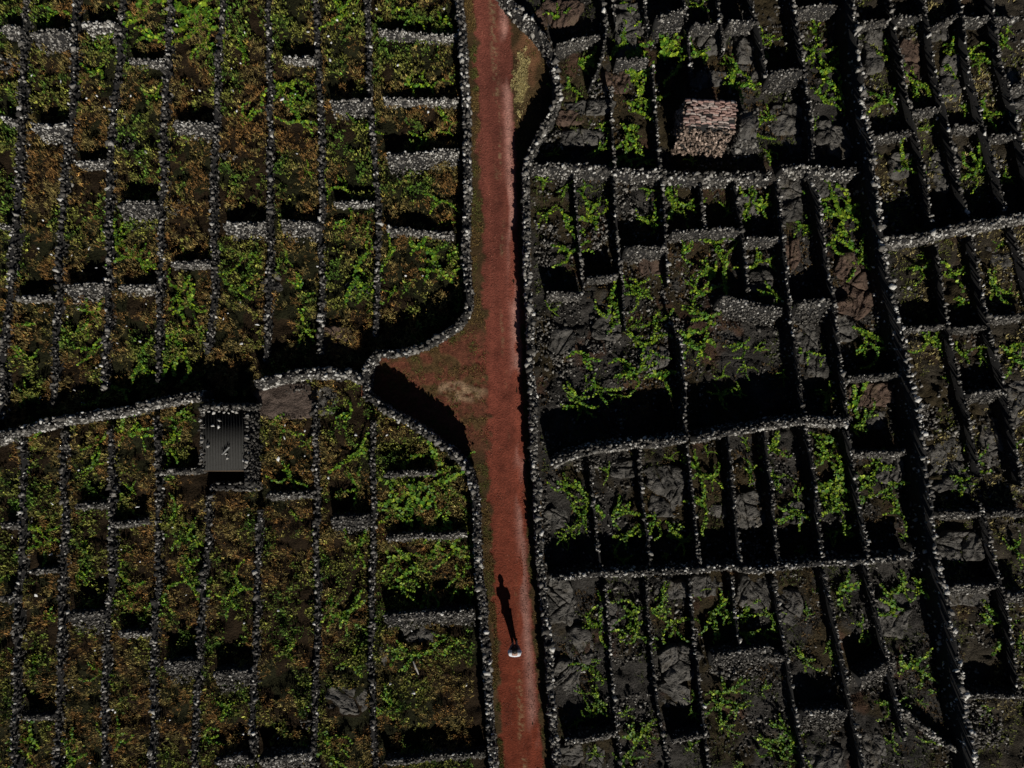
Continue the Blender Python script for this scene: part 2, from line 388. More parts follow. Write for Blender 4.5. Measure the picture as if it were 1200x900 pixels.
link("dirt_road", np_mesh("dirt_road", V[used], remap[F], M_ROAD, col=np.clip(colr.reshape(-1, 3)[used], 0, 1), smooth=True),
     label="red dirt road with a triangular bay on its left and a grassy bay on its right", kind="structure")

# ------------------------------------------------------------------ stones
CUBE = np.array([[x, y, z] for z in (-1, 1) for y in (-1, 1) for x in (-1, 1)], float)
CF = np.array([[0, 2, 3, 1], [4, 5, 7, 6], [0, 1, 5, 4], [2, 6, 7, 3], [0, 4, 6, 2], [1, 3, 7, 5]])
def rotm(n):
    q = rng.normal(size=(n, 4)); q /= np.linalg.norm(q, axis=1)[:, None]
    a, b, c, d = q.T
    return np.stack([np.stack([1-2*(c*c+d*d), 2*(b*c-a*d), 2*(b*d+a*c)], -1),
                     np.stack([2*(b*c+a*d), 1-2*(b*b+d*d), 2*(c*d-a*b)], -1),
                     np.stack([2*(b*d-a*c), 2*(c*d+a*b), 1-2*(b*b+c*c)], -1)], 1)
def stones_mesh(name, pos, rad, tint):
    n = len(pos)
    b = CUBE[None]*(.58+.5*(rng.random((n, 8, 1))-.3))+rng.normal(0, .14, (n, 8, 3))
    sc3 = rad[:, None]*np.stack([rng.uniform(.9, 1.45, n), rng.uniform(.7, 1.1, n), rng.uniform(.55, .95, n)], -1)
    v = np.einsum('nij,nkj->nki', rotm(n), b*sc3[:, None, :])+pos[:, None, :]
    f = (CF[None]+np.arange(n)[:, None, None]*8).reshape(-1, 4)
    return np_mesh(name, v.reshape(-1, 3), f, M_STONE, attrs={"tint": np.repeat(tint, 8)})

def resample(pts, d):
    pts = np.asarray(pts, float); L = np.hypot(*np.diff(pts, axis=0).T); s = np.r_[0, np.cumsum(L)]
    n = max(2, int(s[-1]/d)+1); t = np.linspace(0, s[-1], n)
    return np.stack([np.interp(t, s, pts[:, 0]), np.interp(t, s, pts[:, 1])], -1), s[-1]
def frame_extend(pts):
    pts = [tuple(p) for p in pts]
    def ext(a, b):
        d = math.hypot(a[0]-b[0], a[1]-b[1]); k = 90/d
        return (a[0]+(a[0]-b[0])*k, a[1]+(a[1]-b[1])*k)
    if pts[0][1] <= 1 or pts[0][0] <= 0: pts.insert(0, ext(pts[0], pts[1]))
    if pts[-1][1] >= 899 or pts[-1][0] >= 1200: pts.append(ext(pts[-1], pts[-2]))
    return pts
def build_wall(pix, h, w, tal=0., label="", group=None, bright=.5, size=.075, extend=True, topd=1.15, var=1.0, poke=True, wobble=.10):
    """dry-stone wall along pixel points of its top; tal = how far the sunny (south) foot spreads out, metres"""
    if extend: pix = frame_extend(pix)
    X, Y = P([p[0] for p in pix], [p[1] for p in pix], h)
    c, L = resample(np.stack([X, Y], -1), .25)
    wob = (vnoise(c[:, 0]*1.1, c[:, 1]*1.1, 55)-.5)*wobble
    t = np.gradient(c, axis=0); t /= np.hypot(t[:, 0], t[:, 1])[:, None]
    nrm = np.stack([-t[:, 1], t[:, 0]], -1)
    flip = nrm[:, 1].mean() < 0                       # make nrm point north (up the picture)
    if flip: nrm = -nrm
    c = c+nrm*wob[:, None]
    gz = ground_h(c[:, 0], c[:, 1])
    horiz = abs(nrm[:, 1].mean()) > .6
    bat = .03*h if horiz else (-.02*h if poke else -.11*h)
    hh = h*(.90+.22*vnoise(c[:, 0]*.9, c[:, 1]*.9, 57))
    o = c.mean(axis=0)
    def prof(off, z): return np.column_stack([c+nrm*off[:, None]-o, z])
    one = np.ones(len(c)); ci = size*.62
    cols = [prof(one*(w/2+bat-ci), gz-.25), prof(one*max(w/2-ci, .02), hh-size*1.1), prof(-one*max(w/2-ci, .02), hh-size*1.1), prof(-one*(w/2+bat+tal-ci), gz-.25)]
    n = len(c); V = np.concatenate(cols); F = []
    for k in range(3):
        a = np.arange(n-1)+k*n; F.append(np.stack([a, a+1, a+1+n, a+n], -1))
    F.append(np.array([[0, n, 2*n, 3*n], [n-1, 4*n-1, 3*n-1, 2*n-1]]))
    root = link("stone_wall", np_mesh("wall_core", V, np.concatenate(F), M_CORE), None, (o[0], o[1], 0), label, "wall", group)
    hS = math.hypot(h, tal+bat)
    horiz = abs(nrm[:, 1].mean()) > .6
    def scatter(dens):                      # stones per square metre on north face, top, south face
        m = [int(L*hS_*d) for hS_, d in zip((h, w, hS), dens)]
        reg = np.repeat([0, 1, 2], m); mm = len(reg); q = rng.random(mm)
        s = rng.random(mm)*(n-1); i = np.minimum(s.astype(int), n-2); f = (s-i)[:, None]
        cc = c[i]*(1-f)+c[i+1]*f; nn = nrm[i]; g = gz[i]; hl = hh[i]
        ins = size*(.6 if horiz or poke else .95)
        off = np.where(reg == 0, w/2+bat*(1-q)-ins, np.where(reg == 1, (q-.5)*w*.9, -w/2-(tal+bat)*q+ins))
        z = np.where(reg == 0, g+(hl-g-.03)*q, np.where(reg == 1, hl, hl-(hl-g)*q-.02))
        z = z-size*.4
        pos = np.column_stack([cc+nn*off[:, None]-o, z])
        pos += rng.normal(0, .012, (mm, 3))*np.where(reg == 1, 1.4, .6)[:, None]
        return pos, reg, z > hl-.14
    full = .55/(size*size*2.6)
    side_n = .45 if horiz else (.9 if poke else .2)
    pos, reg, topz = scatter((full*side_n, full*topd, full*(1.1 if tal > .05 or horiz else side_n)))
    m = len(pos)
    rad = size*np.clip(np.exp(rng.normal(-.12, .36, m)), .45, 2.0)*np.where(reg == 1, 1.15, 1 if horiz or poke else .8)
    tint = np.clip(rng.beta(1.0, 2.0, m)*1.0*var+bright*.55-.17+.4*(rng.random(m) < .06)+(.10 if horiz else .16)*topz-(0 if horiz else .12), 0, 1)  # shade painted into the tint: side stones darker than tops, most on down-running walls
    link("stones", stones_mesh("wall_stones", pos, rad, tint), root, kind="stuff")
    return root

ORD = ["first", "second", "third", "fourth", "fifth", "sixth", "seventh", "eighth", "ninth", "tenth", "eleventh", "twelfth",
       "thirteenth", "fourteenth", "fifteenth", "sixteenth", "seventeenth", "eighteenth", "nineteenth", "twentieth"]
ORD += ["twenty-"+q for q in ORD[:9]]+["thirtieth"]
ZONE = {'UL': "above diagonal wall", 'LL': "below diagonal wall", 'RU': "level with hut", 'RM': "below hut",
        'RN': "above lowest cross wall", 'RB': "at the bottom", 'FU': "in top corner", 'FM': "on right margin"}
def lx(pts, y): return float(np.interp(y, [p[1] for p in pts], [p[0] for p in pts]))
def side(z): return "left of road" if z in ('UL', 'LL') else ("right of road" if z[0] == 'R' else "right of boundary wall")
def strip(z, x, y):
    if z in ('UL', 'LL'): return sum(1 for h_, w_, p in LONG[z] if lx(p, y) > x)
    return sum(1 for h_, w_, p in LONG[z] if lx(p, y) < x and p[0][1]-8 <= y <= p[-1][1]+8)
def region(x, y):
    if x > bw_x(y): return 'FU' if y < 265 else 'FM'
    if x > 600: return 'RU' if y < 200 else 'RM' if y < 510 else 'RN' if y < 668 else 'RB'
    return 'UL' if y < diag_y(x) else 'LL'

GRP = {'UL': "long walls running down the upper left plots", 'LL': "long walls running down the lower left plots"}
for z, walls in LONG.items():
    if z == 'BW':
        h, w_, p = walls[0]
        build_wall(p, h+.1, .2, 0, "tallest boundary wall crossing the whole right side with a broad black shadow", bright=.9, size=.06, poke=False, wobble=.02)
        continue
    order = sorted(walls, key=lambda q: q[2][0][0], reverse=z in ('UL', 'LL'))
    for k, (h, w_, p) in enumerate(order):
        base = "long low" if z in GRP else "narrow"
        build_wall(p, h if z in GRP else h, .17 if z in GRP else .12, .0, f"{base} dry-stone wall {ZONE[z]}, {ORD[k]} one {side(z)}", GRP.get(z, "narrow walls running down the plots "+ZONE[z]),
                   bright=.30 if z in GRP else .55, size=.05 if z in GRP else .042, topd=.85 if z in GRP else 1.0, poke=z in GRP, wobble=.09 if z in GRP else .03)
for lab, h, w_, tal, p in NAMED:
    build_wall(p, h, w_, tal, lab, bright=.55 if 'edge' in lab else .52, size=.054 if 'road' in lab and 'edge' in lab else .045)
cl = []
for z, x1, y1, x2, y2, T, br in CROSS:
    cl.append([z, strip(z, (x1+x2)/2, (y1+y2)/2), (y1+y2)/2, (x1, y1, x2, y2, T, br)])
for rec in cl:
    z, s_, y_, (x1, y1, x2, y2, T, br) = rec
    mates = sorted([q for q in cl if q[0] == z and q[1] == s_], key=lambda q: q[2])
    k = mates.index(rec)
    look = "broad sloping" if T >= 24 else ("thin" if T <= 9 else "short")
    sp = f"{ORD[s_]} strip {side(z)}"
    lab = f"{look} cross wall, {sp} {ZONE[z]}" + (f", {ORD[k]} from top" if len(mates) > 1 else "")
    h = .55 if T < 20 else .65
    if z in ('RU', 'RM', 'RN'): h += .2
    if z in ('RB', 'FM') : h += .1
    wtop = .18 if T < 20 else .22
    # the drawn upper edge is the top's north edge; the talus makes up the rest of the apparent width
    cy = (y1+y2)/2; r0 = 450-cy
    top_px = wtop*S*H/(H-h)
    face_px = h/(H-h)*r0
    tal = max(0.0, (T-top_px-face_px)/S)
    d = wtop/2*S
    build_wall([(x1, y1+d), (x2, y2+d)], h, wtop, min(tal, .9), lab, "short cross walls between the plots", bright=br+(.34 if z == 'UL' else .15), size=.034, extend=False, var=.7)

# ------------------------------------------------------------------ heaps of rubble and loose stones
HEAPS = [(345,456,40,8,"rubble strip along the top of the bare earth patch beside the shed"),(385,470,14,12,"rubble beside the bare earth patch"),(640,285,14,42,"grey rubble heap leaning on the roadside wall below the hut"),(641,395,15,45,"long grey rubble heap beside the roadside wall, middle of the picture"),
 (655,425,16,28,"rounded rubble heap in front of the widest shadow, near the road"),(705,390,22,26,"pale rubble patch in the open plot right of the roadside wall"),(752,425,24,20,"rubble patch with vines in the open plot below the hut"),
 (738,235,11,28,"rubble filling a narrow strip below the hut's long wall"),(705,275,14,22,"round rubble nest between two vine clumps below the hut"),(790,385,14,22,"rubble mound at the top of a pointed black shadow"),
 (785,30,20,18,"grey rubble slope at the top, right of the first vines"),(648,162,22,14,"rubble mound inside the bend of the roadside wall"),(702,108,14,12,"rubble spill at the foot of the crooked wall"),
 (638,620,8,60,"narrow rubble line beside the lower roadside wall"),(690,545,22,10,"rubble below the slanting cross wall near the road"),(880,650,20,14,"rubble bank resting on the lowest cross wall"),
 (365,845,12,20,"pale rubble spill beside the grey slab at the bottom left"),(925,95,18,16,"dark rubble heap right of the stone hut"),(205,242,16,9,"small grey rubble heap among weeds, upper left"),
 (10,75,10,12,"bright rubble at the upper left picture edge"),(470,205,18,12,"pale rubble spill below a broad cross wall near the road"),(150,170,9,7,"tiny rubble heap among weeds beside the third wall"),
 (1090,490,16,24,"rubble beside the tall boundary wall, right middle"),(1125,500,22,14,"grey rubble patch among far right plots"),(860,780,30,16,"dark rubble bank at the bottom of the right side"),
 (1150,850,26,30,"dark rubble field at the bottom right corner"),(272,183,14,6,"flat stones among weeds beside the fifth wall"),(545,440,2,2,None)]
for cx, cy, rx, ry, lab in HEAPS:
    if not lab: continue
    x0, y0 = P(cx, cy); a, b = rx/S, ry/S
    n = max(60, int(a*b*math.pi*110))
    r = np.sqrt(rng.random(n)); t = rng.random(n)*2*np.pi
    X = x0+a*r*np.cos(t); Y = y0+b*r*np.sin(t)
    keep = fbm(X*1.5, Y*1.5, 61) > .36+.15*(r-.5); X, Y, r = X[keep], Y[keep], r[keep]
    z = ground_h(X, Y)+.16*(1-r**2)*rng.random(len(X))+.02
    pos = np.column_stack([X-x0, Y-y0, z])
    me = stones_mesh("rubble_heap", pos, rng.uniform(.03, .075, len(X)), np.clip(rng.beta(2, 2.2, len(X))*.9, 0, 1))
    link("rubble_heap", me, None, (x0, y0, 0), lab, kind="stuff")
n = 42000
X = rng.uniform(0, 21, n); Y = rng.uniform(-16, 16, n); pxx = 600+X*S; pyy = 450-Y*S
keep = (pxx > wall_right_x(pyy)+8) & (fbm(X*1.2, Y*1.2, 62) > .50); X, Y = X[keep], Y[keep]
link("loose_stones", stones_mesh("loose_stones", np.column_stack([X, Y, ground_h(X, Y)+.02]), rng.uniform(.012, .04, len(X))*rng.uniform(.8, 2.1, len(X)), rng.beta(1.4, 2.0, len(X))*.9),
     label="loose basalt stones scattered over the lava plots right of the road", kind="stuff", cat="stones")

# ------------------------------------------------------------------ lava slabs, split into cracked plates
SLABS = [(787,560,0,0,0,None)]
SL = [(690,127,26,9,0,"thin grey lava slab inside the bend of the roadside wall"),(668,138,14,8,1,"reddish-brown lava slab inside the bend of the roadside wall"),
 (680,162,24,9,0,"grey lava slab above the first long cross wall near the road"),(655,18,22,14,1,"brown lava slab at the top beside the roadside wall"),(740,22,18,18,0,"grey lava slab at the top between two narrow walls"),
 (733,45,12,24,0,"narrow grey lava slab behind a vine near the top"),(720,95,16,12,1,"brown lava slab left of the long vine clump"),(832,92,22,10,0,"pale grey lava slab just above the hut's shadow"),
 (880,70,14,22,0,"grey lava slab upper right of the hut"),(835,50,16,14,0,"mottled grey lava slab above the hut"),(870,40,10,12,0,"small grey slab under the top edge right of the hut"),
 (920,140,16,18,0,"grey lava slab right of the hut's lower wall"),(933,170,12,9,0,"wedge-shaped grey slab above the short boundary cross wall"),(985,165,14,18,0,"dark slab beside the boundary wall's shadow"),
 (965,155,10,14,0,"small slab left of the boundary wall's shadow"),(1022,62,9,26,0,"long smooth grey slab right of the boundary wall near the top"),(1067,70,11,24,1,"brown slab between vines in the top corner"),
 (1113,92,11,24,0,"smooth grey slab in the top corner, between two walls"),(1108,200,15,26,0,"finely rippled grey slab in the top corner"),(1100,38,10,10,0,"small grey slab right beside the top corner walls"),
 (1055,195,12,14,0,"weathered slab among dry plants in the top corner"),(924,230,14,30,0,"grey folded lava slab below the boundary cross wall"),(968,222,24,10,0,"flat grey slab directly under the boundary cross wall"),
 (878,240,12,12,0,"ribbed grey slab behind a vine below the hut"),(922,300,12,18,1,"rusty brown slab framed by two narrow walls"),(1000,335,20,34,1,"large rippled reddish-brown slab left of the boundary wall"),
 (990,385,12,16,0,"dark grey slab below the rippled reddish one"),(945,400,12,22,0,"tilted grey slab below a broad rubble wall"),(958,430,12,12,0,"small grey slab above the wide shadow, right side"),
 (1022,462,24,14,1,"fan-shaped reddish slab left of the boundary wall"),(1032,492,16,11,0,"dark grey slab under the fan-shaped reddish one"),(1042,548,14,16,0,"pale-topped slab left of the boundary wall"),
 (712,385,16,14,0,"grey slab in the open plot right of the roadside wall"),(660,400,14,14,0,"grey slab close to the roadside wall, middle of picture"),(768,418,14,12,0,"stony slab left of the pointed shadow"),
 (890,330,12,12,0,"small slab behind the sloping cross wall"),(765,312,14,10,1,"brown slab under a broad cross wall below the hut"),(780,560,21,14,0,"large cracked grey slab below the slanting cross wall, upper half"),
 (784,588,20,18,0,"large cracked grey slab below the slanting cross wall, lower half"),(730,550,14,10,0,"broken pale slab under the slanting cross wall"),(842,600,11,9,0,"small grey slab left of a square black shadow"),
 (878,597,16,20,0,"cracked grey slab in the strip under the slanting wall's end"),(928,600,12,12,0,"dim slab among vines in the fifth strip"),(652,607,12,12,0,"dark slab beside the lower roadside wall"),
 (785,690,18,10,0,"cracked slab just below the lowest cross wall, first of three"),(828,686,18,12,0,"cracked slab just below the lowest cross wall, middle of three"),(882,692,18,18,0,"cracked slab just below the lowest cross wall, right of three"),
 (657,705,14,26,0,"long smooth grey slab beside the lower roadside wall"),(680,755,14,20,0,"cracked grey slab with a pale edge near the lower roadside wall"),(665,795,14,20,0,"grey slab below the cracked ones near the lower roadside wall"),
 (797,778,20,20,0,"grey slab with a dark crack at the bottom of the right side"),(788,815,16,14,0,"broken grey slab below the one with a dark crack"),(712,720,10,18,0,"small slab under the lowest cross wall, near two vines"),
 (665,885,18,12,0,"flat grey slab at the bottom edge near the road"),(697,888,10,12,0,"pale slab at the bottom edge beside a vine"),(1045,720,18,26,0,"dark crumpled slab between vines at the lower right"),
 (925,710,12,20,0,"dim brownish slab at the bottom of the right side"),(965,885,18,14,0,"dark slab under a rubble wall at the bottom edge"),(1020,880,14,20,0,"dark ribbed slab at the bottom edge near the boundary wall"),
 (1115,545,22,28,0,"large rippled grey slab right of the boundary wall"),(1165,520,14,26,0,"grey slab at the right margin beside dry grass"),(1125,640,24,16,0,"weathered slab with ochre lichen at the right margin"),
 (1172,300,14,14,0,"grey slab below the far slanting cross wall"),(1130,698,24,12,0,"pale weathered slab at the lower right margin"),(1190,108,12,26,0,"grey slab at the upper right picture edge"),(1195,470,14,24,0,"dark slab at the right picture edge"),
 (407,820,24,16,0,"smooth grey slab among weeds at the bottom left"),(487,745,20,10,0,"grey slab under a broad wall left of the road"),(455,765,9,14,0,"small grey slab left of a pale stake, bottom left of the road"),
 (383,470,12,16,0,"small grey slab beside the bare earth patch"),(395,400,20,16,1,"purplish rough slab above the bare earth patch"),(318,330,10,12,0,"small grey slab among weeds, sixth strip"),(420,340,12,10,0,"grey slab hidden among weeds left of road")]
def clip(poly, a, b, c):                        # keep a*x+b*y <= c
    out = []
    for i in range(len(poly)):
        p, q = poly[i], poly[(i+1) % len(poly)]
        dp, dq = a*p[0]+b*p[1]-c, a*q[0]+b*q[1]-c
        if dp <= 0: out.append(p)
        if dp*dq < 0:
            t = dp/(dp-dq); out.append((p[0]+(q[0]-p[0])*t, p[1]+(q[1]-p[1])*t))
    return out
for cx, cy, rx, ry, red, lab in SL:
    x0, y0 = P(cx, cy); a, b = rx/S*1.2, ry/S*1.2
    root = link("lava_slab", None, None, (x0, y0, 0), lab, "lava slab")
    m = M_LAVA_RED if red else M_LAVA
    outline = [(a*math.cos(t)*(.82+.3*random.random())*(1.12 if abs(math.sin(2*t)) > .7 else .95), b*math.sin(t)*(.82+.3*random.random())*(1.12 if abs(math.sin(2*t)) > .7 else .95))
               for t in np.linspace(0, 2*math.pi, 15)[:-1]]
    k = int(np.clip(a*b*7, 2, 8))
    seeds = [(random.uniform(-a, a)*.7, random.uniform(-b, b)*.7) for _ in range(k)]
    gz = float(ground_h(np.array([x0]), np.array([y0]))[0])
    for i, s0 in enumerate(seeds):
        poly = outline
        for j, s1 in enumerate(seeds):
            if i == j: continue
            ax_, by_ = s1[0]-s0[0], s1[1]-s0[1]; L = math.hypot(ax_, by_)
            poly = clip(poly, ax_, by_, (s1[0]**2+s1[1]**2-s0[0]**2-s0[1]**2)/2-.018*L)
            if len(poly) < 3: break
        if len(poly) < 3: continue
        pts = np.array(poly); pts, _ = resample(np.vstack([pts, pts[:1]]), .10); pts = pts[:-1]
        if len(pts) < 5: continue
        pts = pts+rng.normal(0, .012, pts.shape); cen = pts.mean(axis=0); n = len(pts)
        tx, ty = rng.normal(0, .12, 2); zb = gz+.05+rng.uniform(0, .07)
        rings = []
        for f, dz in ((1.0, -.35), (1.0, -.04), (.9, .0), (.68, .015), (.45, .02), (.22, .03)):
            q = cen+(pts-cen)*f
            qx, qy = q[:, 0]+x0, q[:, 1]+y0; wq = fbm(qx*1.3, qy*1.3, 71)*2.4
            wz = ((vnoise(qx*4.5, qy*4.5, 70)-.5)*.16+.05*np.abs(np.sin((qx*.35+qy+wq)*2*np.pi/.36))) if dz > -.3 else 0
            z = zb+dz+wz+(q[:, 0]*tx+q[:, 1]*ty if dz > -.3 else 0)
            rings.append(np.column_stack([q, np.broadcast_to(z, n)]))
        V = np.vstack(rings+[[[cen[0], cen[1], zb+.03+cen[0]*tx+cen[1]*ty]]])
        F = []
        for r_ in range(5):
            for q in range(n):
                q2 = (q+1) % n; F.append((r_*n+q, r_*n+q2, (r_+1)*n+q2)); F.append((r_*n+q, (r_+1)*n+q2, (r_+1)*n+q))
        for q in range(n): F.append((5*n+q, 5*n+(q+1) % n, 6*n))
        link("plate", np_mesh("lava_plate", V, np.array(F), m), root)

# bare reddish earth patch right of the shed, and a dead brown patch
def patch(name, cx, cy, rx, ry, colr_, lab):
    x0, y0 = P(cx, cy); a, b = rx/S, ry/S; V = [(0, 0)]; F = []; n = 40; R_ = 10
    for r_ in range(1, R_+1):
        for i in range(n):
            t = 2*math.pi*i/n; e = (abs(math.cos(t))**4+abs(math.sin(t))**4)**(-1/4)*(1+.22*(float(vnoise(np.array(math.cos(t)*2.3+5), np.array(math.sin(t)*2.3), 84))-.5)*2)
            V.append((a*math.cos(t)*e*r_/R_, b*math.sin(t)*e*r_/R_))
    V = np.array(V); X, Y = V[:, 0]+x0, V[:, 1]+y0
    rr = np.hypot(V[:, 0]/a, V[:, 1]/b)
    z = .12+.34*(fbm(X*2.2, Y*2.2, 81, 5)-.5)-.3*sstep(.85, 1.35, rr+.5*(fbm(X*2, Y*2, 82)-.5))
    for i in range(n): F.append((0, 1+i, 1+(i+1) % n, 0))
    F3 = [(0, 1+i, 1+(i+1) % n) for i in range(n)]
    for r_ in range(R_-1):
        for i in range(n):
            p, q = 1+r_*n+i, 1+r_*n+(i+1) % n; F3.append((p, p+n, q+n)); F3.append((p, q+n, q))
    cc = np.array(colr_)*(.55+.9*fbm(X*3, Y*3, 83)[:, None])
    link(name, np_mesh(name, np.column_stack([V, z]), np.array(F3), M_GROUND, col=cc, smooth=True), None, (x0, y0, 0), lab, kind="structure")
patch("bare_earth", 337, 470, 40, 21, (.13, .098, .08), "bare pinkish-grey earth right of the corrugated shed")
#patch("dry_earth", 210, 274, 17, 19, (.15, .10, .075), "dead brown patch in the fourth weedy strip")

# ------------------------------------------------------------------ weeds: stuff, one object for each kind
def blades(name, X, Y, Z, hgt, col, nb, lab, parent=None, wid=.3, leafy=False):
    n = len(X)*nb
    x = np.repeat(X, nb); y = np.repeat(Y, nb); z = np.repeat(Z, nb); L = np.repeat(hgt, nb)*rng.uniform(.55, 1.2, n)
    t = rng.random(n)*2*np.pi; ln = rng.uniform(.25, 1.0, n)
    d = np.stack([np.cos(t)*ln, np.sin(t)*ln, rng.uniform(.35, 1.0, n)], -1); d /= np.linalg.norm(d, axis=1)[:, None]
    s = np.stack([-np.sin(t), np.cos(t), rng.normal(0, .3, n)], -1)*(L*wid*.5)[:, None]
    base = np.stack([x, y, z], -1)+rng.normal(0, .03, (n, 3))*[1, 1, .2]
    if leafy:
        mid = base+d*(L*.5)[:, None]; V = np.stack([base, mid+s, base+d*L[:, None], mid-s], 1); F = np.arange(n*4).reshape(n, 4); k = 4
    else:
        V = np.stack([base-s, base+s, base+d*L[:, None]], 1); F = np.arange(n*3).reshape(n, 3); k = 3
    c = np.repeat(col, nb, axis=0)*rng.uniform(.65, 1.4, (n, 1))
    c = np.repeat(c, k, axis=0)
    return link(name, np_mesh(name, V.reshape(-1, 3), F, M_WEED, col=np.clip(c, 0, 1)), parent, label=lab, kind="stuff", cat=None)
n = 138000
X = rng.uniform(-22.5, -1.5, n); Y = rng.uniform(-17, 17, n); px_, py_ = 600+X*S, 450-Y*S
ok = px_ < wall_left_x(py_)-6
ok &= ~((px_ > 300) & (px_ < 368) & (py_ > 448) & (py_ < 489)) & ~((px_ > 228) & (px_ < 300) & (py_ > 462) & (py_ < 575))
ok &= ~((px_ > 383) & (px_ < 431) & (py_ > 805) & (py_ < 838))
ok &= ~((abs(px_-487) < 20) & (abs(py_-745) < 9))
X, Y = X[ok], Y[ok]
dn = fbm(X*.75, Y*.75, 90); clump = fbm(X*2.6, Y*2.6, 91)
k = clump+.5*(dn-.5) > .34+.14*rng.random(len(X)); X, Y, dn, clump = X[k], Y[k], dn[k], clump[k]
rn = rng.random(len(X))-.5
kindn = fbm(X*.95+5, Y*.65, 92, 5)+.16*rn
hg = .045+.18*clump*rng.random(len(X))
Zg = ground_h(X, Y)+.24*sstep(.38, .62, clump)
t1 = sstep(.40, .53, kindn)[:, None]; t2 = sstep(.40, .62, fbm(X*2.3, Y*2.3, 93)+.25*(rng.random(len(X))-.5))[:, None]
warm = np.array([.235, .125, .036])*t2+np.array([.25, .195, .062])*(1-t2)
cool = np.array([.075, .145, .016])*t2+np.array([.18, .19, .034])*(1-t2)
tc = (warm*t1+cool*(1-t1))*np.exp(rng.normal(-.12, .5, (len(X), 1)))
for nm, sel, leafy, nb, lab in (
    ("brown_weeds", kindn > .50, False, 5, "rust-brown dry weeds covering much of the left plots"),
    ("olive_weeds", (kindn <= .50) & (kindn > .45), False, 5, "olive weeds mixed through the left plots"),
    ("green_weeds", kindn <= .45, True, 4, "dark green leafy weeds in the left plots")):
    blades(nm, X[sel], Y[sel], Zg[sel], hg[sel], tc[sel], nb, lab, leafy=leafy, wid=.46 if leafy else .22)
def jit(base, m_, v=.25): return np.array(base)*(1+rng.normal(0, v, (m_, 1)))
# right side: sparse moss and dry weeds
n = 40000
X = rng.uniform(.5, 22, n); Y = rng.uniform(-17, 17, n); px_, py_ = 600+X*S, 450-Y*S
far = px_ > bw_x(py_)+6
thr = np.where(far, .45, .51)
k = (px_ > wall_right_x(py_)+8) & (fbm(X*.9, Y*.7, 95) > thr) & ~((abs(px_-838) < 34) & (abs(py_-145) < 34)); X, Y, far = X[k], Y[k], far[k]
mix = fbm(X*.8, Y*.8, 96)[:, None]
colb = np.where(far[:, None], np.where(mix > .52, [.36, .30, .12], [.17, .19, .04]), np.where(mix > .5, [.10, .062, .022], [.06, .075, .016]))
blades("dry_weeds", X, Y, ground_h(X, Y)+.02, rng.uniform(.05, .14, len(X)), colb*(1+rng.normal(0, .25, (len(X), 1))), 5, "low mossy and straw-coloured weeds on the plots right of the road")
# verge grass along the road and in both bays
n = 26000
py_ = rng.uniform(-80, 980, n); hb = rng.random(n) < .35; py_ = np.where(hb, rng.uniform(385, 500, n), py_); sd_ = rng.random(n) < .6
wl, wr, rl, rr_ = wall_left_x(py_), wall_right_x(py_), road_l(py_), road_r(py_)
px_ = np.where(sd_, wl+7+(rl-wl-5)*rng.random(n), rr_+(wr-7-rr_)*rng.random(n))
X, Y = P(px_, py_)
k = (fbm(X*2.6, Y*2.6, 97) > .46+.14*(hb)) & ~(hb & (np.hypot((px_-540)/38, (py_-458)/16) < 1)) & ((rl-wl < 30) | (rng.random(n) < .9)); X, Y, px_, py_ = X[k], Y[k], px_[k], py_[k]
gold = (np.hypot((px_-612)/9, (py_-95)/38) < 1)[:, None]
colb = np.where(gold, [.30, .23, .10], np.where(fbm(X*1.5, Y*1.5, 98)[:, None] > .5, [.17, .11, .035], [.11, .11, .025]))
blades("verge_grass", X, Y, np.full(len(X), .04), rng.uniform(.03, .09, len(X)), colb*(1+rng.normal(0, .2, (len(X), 1))), 4, "short brown and olive grass on the verges and bays of the red road")
m_ = 2600; t = rng.random(m_)*2*np.pi; r = rng.random(m_)**.6*1.15
pxg = 611+9*r*np.cos(t)+4*(fbm(t*1.3, r, 44)-.5); pyg = 97+42*r*np.sin(t); X, Y = P(pxg, pyg)
kk = fbm(X*4, Y*4, 45) > .30+.28*r; X, Y = X[kk], Y[kk]; m_ = len(X)
blades("dry_grass", X, Y, np.full(m_, .04), rng.uniform(.04, .11, m_), jit((.42, .35, .15), m_, .2), 4, "pale golden dry grass patch in the bay right of the road")

n = 16000
py_ = rng.uniform(-70, 970, n); px_ = wall_left_x(py_)+8+(wall_right_x(py_)-wall_left_x(py_)-14)*rng.random(n); X, Y = P(px_, py_)
k = fbm(X*3, Y*1.2, 99) > .42+.16*rng.random(n); X, Y = X[k], Y[k]
cg = np.array([.30, .12, .08])*np.exp(rng.normal(0, .45, (len(X), 1)))
me = stones_mesh("road_gravel", np.column_stack([X, Y, np.full(len(X), .03)]), rng.uniform(.006, .014, len(X)), np.zeros(len(X)))
me.materials.clear(); me.materials.append(M_WEED)
ca = me.color_attributes.new("Col", 'FLOAT_COLOR', 'POINT'); ca.data.foreach_set("color", np.hstack([np.repeat(np.clip(cg, 0, 1), 8, axis=0), np.ones((len(X)*8, 1))]).astype(np.float32).ravel())
link("road_gravel", me, label="loose red cinder gravel scattered over the road and its bays", kind="stuff")
